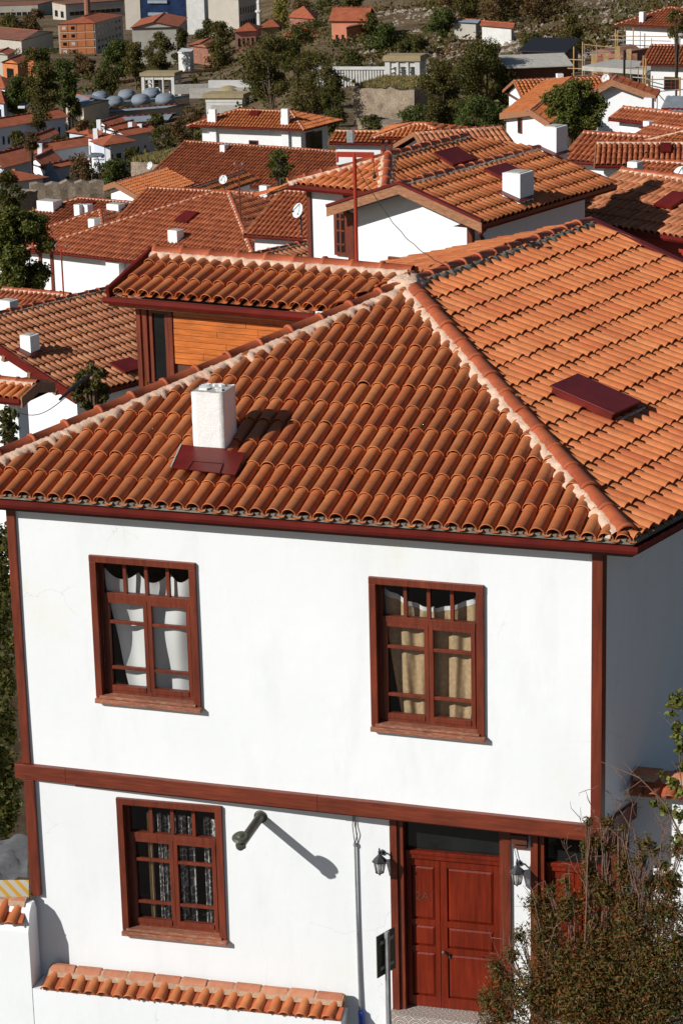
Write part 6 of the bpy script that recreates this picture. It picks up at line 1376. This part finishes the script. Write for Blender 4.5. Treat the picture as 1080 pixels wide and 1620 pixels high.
# cut branch and wire in front of the left roof
a=at(95,632,40.); b_=at(145,592,41.); o=MB().tube([a,(a+b_)/2+UP*.02,b_],[.022,.03,.025],8).build('wall_bracket',MAT['black']); tag(o,'black slanting tube bracket beside the small branchy tree','bracket')
a=at(105,628,40.); c_=at(8,640,46.); pts=[a+(c_-a)*t-UP*.25*math.sin(math.pi*t) for t in np.linspace(0,1,14)]; o=MB().tube(pts,.008,5).build('cable',MAT['black']); tag(o,'thin black cable from the slanting bracket to the left porch','cable')
# ground floor yard left of the house: awning, canvas
P0=at(-30,1412,27.); m,nt,b=newmat('stripes'); tc=nt.nodes.new('ShaderNodeTexCoord'); wv=N(nt,'ShaderNodeTexWave',Scale=3.5); wv.bands_direction='DIAGONAL'; nt.links.new(tc.outputs['Object'],wv.inputs['Vector']); r=ramp(nt,[(0,(.45,.43,.38)),(.6,(.55,.30,.03))],'CONSTANT'); nt.links.new(wv.outputs[0],r.inputs[0]); nt.links.new(r.outputs[0],b.inputs['Base Color'])
A_=[on_z(-40,1392,1.15),on_z(46,1392,1.15),on_z(46,1418,1.05),on_z(-40,1418,1.05)]; o=MB().prism([p-UP*.02 for p in A_],A_).build('striped_awning',MAT['stripes']); tag(o,'yellow and white striped canvas behind the taller garden wall','awning')
A_=[on_z(-40,1330,1.1),on_z(44,1322,1.1),on_z(44,1390,1.0),on_z(-40,1390,1.0)]; V=[];F_=[]; g=np.random.default_rng(3)
for i in range(13):
    for j in range(13): u,v=i/12,j/12; V.append((A_[0]*(1-u)+A_[1]*u)*(1-v)+(A_[3]*(1-u)+A_[2]*u)*v+UP*(.03*math.sin(u*9+v*5)+.012*g.normal()))
for i in range(12):
    for j in range(12): b_=i*13+j; F_.append((b_,b_+1,b_+14,b_+13))
o=np_mesh('plastic_sheet',V,F_,MAT['tarp'],smooth=True); tag(o,'crumpled grey plastic sheet in the yard left of the house post','sheet')
# ---------------- dry juniper and rose at the lower right
def bush(name,label,cls,n,size,mat,seed,y0,twigs=(),shell=.1,asp=.5,cat='bush'):
    cs=[];rs=[]
    for (px,py,r,dy) in cls:
        c=on_y(px,py,y0+dy); s=np.linalg.norm(c-CAM)/FPX; cs.append(c); rs.append([r*s,r*s*.8,r*s])
    root=empty(name,sum(cs)/len(cs)*A3(1,1,0)-UP*.7,label,cat); g=np.random.default_rng(seed)
    mb=MB(); basep=root.location; base=A3(basep[0],basep[1],-.75)
    for c,r in zip(cs,rs):
        m1=(base+c)/2+g.normal(0,.08,3); 
        if name!='juniper_bush': continue
        mb.tube([m1,(m1+c)/2+g.normal(0,.05,3),c],[.014,.009,.004],5)
        for k in range(5): q=c+g.normal(0,1,3)*A3(*r)*.9; mb.tube([m1+(c-m1)*.6,(c+q)/2+g.normal(0,.03,3),q],[.008,.005,.002],4)
    for pts,r in twigs:
        P=[on_y(x,y,y0+dy) for x,y,dy in pts]; mb.tube(P,[r*(1-.8*i/(len(P)-1)) for i in range(len(P))],5)
        for k in range(14):
            i=g.integers(0,len(P)-1); t=g.random(); p=P[i]+(P[i+1]-P[i])*t; d_=g.normal(0,1,3); d_=nrm(d_+UP*.6)*g.uniform(.08,.28); mb.tube([p,p+d_*.6+g.normal(0,.015,3),p+d_],[.004,.003,.0015],4)
    mb.build('branch',MAT['twig'],root); leaf_cloud('crown',cs,rs,n,size,mat,root,seed,shell=shell,asp=asp)
    return root
cl_=[(950,1405,30,.1),(1020,1335,18,.05),(940,1330,16,.1),(985,1370,22,.1),(905,1430,30,.1),(1045,1400,26,.05),(1070,1345,18,0),(960,1300,12,.1),(820,1480,16,.1),(960,1340,12,.1),(930,1370,14,.1),(985,1310,9,.1),(1010,1360,15,.05),(955,1300,8,.1),(895,1395,14,.1),(1035,1345,12,.05),(1000,1430,30,.05),(1065,1440,26,0),(870,1410,14,.1),(1000,1600,90,0),(920,1590,80,-.1),(850,1570,60,0),(1060,1580,80,.1),(960,1540,70,0),(890,1520,50,0),(1030,1520,70,0),(1075,1500,60,0),(950,1480,45,.1),(1000,1470,45,0),(855,1480,32,.1),(800,1560,30,0),(785,1530,18,0),(810,1510,18,0),(845,1430,22,.1),(870,1450,26,.1),(900,1440,24,.1),(960,1420,28,.1),(1040,1440,32,0),(935,1385,18,.1),(990,1390,20,.1),(1060,1390,24,0),(925,1340,12,.1),(790,1600,40,-.1),(930,1300,9,.1),(985,1350,10,.1),(1020,1400,14,0),(770,1580,20,0)]
tw_=[([(980,1600,0),(960,1450,.1),(935,1350,.1),(915,1290,.1)],.014),([(1010,1600,0),(1030,1450,0),(1010,1330,.1),(960,1250,.15)],.015),([(1060,1600,0),(1050,1450,0),(1020,1380,0),(1000,1310,.1)],.013),([(900,1600,0),(880,1500,0),(850,1440,.1),(838,1400,.1)],.011),([(940,1600,0),(930,1480,0),(960,1380,.1),(975,1290,.1)],.012),([(990,1600,0),(1000,1460,0),(970,1360,.1),(930,1310,.1)],.011),([(850,1600,0),(800,1540,0),(775,1480,0)],.010),([(1070,1500,0),(1040,1400,0),(1045,1330,0),(1060,1290,0)],.01),([(1000,1400,0),(985,1330,.05),(940,1290,.1),(925,1250,.1)],.008),([(1080,1330,.0),(1050,1270,0),(1010,1230,.0),(950,1205,.1)],.014),([(1010,1420,0),(990,1340,.05),(1000,1270,.1),(985,1230,.1)],.008),([(960,1400,0),(950,1330,.05),(975,1280,.1),(1000,1250,.1)],.007),([(940,1420,0),(905,1370,.05),(890,1330,.1)],.007),([(1040,1420,0),(1060,1360,.05),(1040,1300,.1)],.007)]
bush('juniper_bush','sprawling dry brown-green juniper bush with bare twigs before the right door',cl_,52000,.029,'juniper',51,-1.0,tw_,shell=.0,asp=.30)
rl=[(1070,1110,16,0),(1060,1130,8,0),(1072,1150,12,0),(1078,1180,14,0),(1045,1225,7,0),(1062,1240,12,0),(1078,1255,10,0),(1035,1270,9,0),(1050,1280,12,0),(1075,1290,14,0),(1075,1330,16,0),(1045,1370,10,0),(1060,1400,20,0),(1035,1395,12,0),(1078,1210,10,0),(1070,1165,10,0)]
gt=[(x,y,r,0) for x,y,r in((4,860,30),(-12,900,34),(10,930,22),(-4,970,30),(12,1010,18),(-8,1050,34),(10,1085,20),(-2,1130,32),(14,1165,18),(-6,1205,34),(14,1240,20),(0,1280,30),(-14,1320,34),(12,1300,16),(28,1270,10))]
bush('garden_tree','dark leafy shrub tree seen past the left house post, beside the upper storey',gt,9000,.045,'leaf_dark',57,5.,cat='tree',asp=.6)
bush('climbing_rose','leafy green rose branches reaching in from the right edge',rl,900,.035,'rose_leaf',52,-.6,[([(1100,1450,0),(1085,1330,0),(1075,1220,0),(1070,1110,0)],.012),([(1090,1350,0),(1060,1300,0),(1040,1265,0)],.008),([(1095,1300,0),(1078,1200,0),(1060,1125,0)],.007)],asp=.7,cat='rose')

# scrub and rubble on the far slopes
def on_ground(px,d): p=at(px,300,d); return A3(p[0],p[1],ground(p[0],p[1]))
def scrub(name,kind,n,pxr,dr,size,per,mat,seed,label,clump=1.,flat=.7):
    g=np.random.default_rng(seed); C_=[];Rr=[]
    for i in range(n):
        px=g.uniform(*pxr); d=g.uniform(*dr); 
        if math.sin(px*.021+seed)*math.sin(d*.013+seed*2)<-.25: continue
        p=on_ground(px,d); r=clump*g.uniform(.4,1.5)*(d/600)**.3; C_.append(p+UP*r*.3); Rr.append([r,r,r*flat])
    o=leaf_cloud(name,C_,Rr,len(C_)*per,size,mat,None,seed,shell=.3); tag(o,label,cat='undergrowth',kind='stuff')
scrub('undergrowth','stuff',2000,(380,1400),(330,1000),.62,16,'leaf_olive',61,'olive and brown scrub covering the far slopes',2.4)
scrub('undergrowth','stuff',2200,(-450,560),(300,1150),.62,16,'leaf_dark',62,'dark scrub between the valley houses',2.2)
scrub('undergrowth','stuff',900,(560,1100),(480,1000),.55,14,'leaf_brown',63,'dry rust coloured scrub on the rubble hill',1.8)
scrub('undergrowth','stuff',260,(560,800),(200,330),.3,40,'leaf_green',64,'green shrubs at the foot of the stone bastion',1.6)
g=np.random.default_rng(77); n=5000; V=[];F_=[]
ico=[(0,0,1)]+[(math.cos(t)*.9,math.sin(t)*.9,.1) for t in np.linspace(0,2*math.pi,6)[:5]]
for i in range(n):
    px=g.uniform(560,1090); d=g.uniform(450,950); p=on_ground(px,d); r=.25+.9*g.random()**3; o=len(V)
    for x,y,z in ico: V.append(p+A3(x*r*g.uniform(.7,1.3),y*r*g.uniform(.7,1.3),z*r*.9-.1*r))
    F_+=[(o,o+1+k,o+1+(k+1)%5) for k in range(5)]
o=np_mesh('rubble',V,F_,MAT['stone']); tag(o,'pale rubble scattered over the far hillside',kind='stuff')
# ================================================================== light
SUN=nrm(A3(-.83,-.93,.70)); el=math.asin(SUN[2]); 
sl=bpy.data.lights.new('sun','SUN'); sl.energy=5.0; sl.angle=R(.5); sl.color=(1,.965,.91); so=bpy.data.objects.new('sun',sl); COL.objects.link(so)
so.rotation_euler=Vector(SUN).to_track_quat('Z','Y').to_euler()
w=bpy.data.worlds.new('World'); S.world=w; w.use_nodes=True; nt=w.node_tree; bg=nt.nodes['Background']
sky=nt.nodes.new('ShaderNodeTexSky'); sky.sky_type='NISHITA'; sky.sun_disc=False; sky.sun_elevation=el; sky.sun_rotation=math.atan2(SUN[0],SUN[1]); sky.altitude=900
nt.links.new(sky.outputs[0],bg.inputs[0]); bg.inputs[1].default_value=.05
S.view_settings.view_transform='Standard'; S.view_settings.look='None'; S.view_settings.exposure=-0.05; S.view_settings.gamma=1
S.cycles.max_bounces=6; S.cycles.diffuse_bounces=2; S.cycles.transparent_max_bounces=16
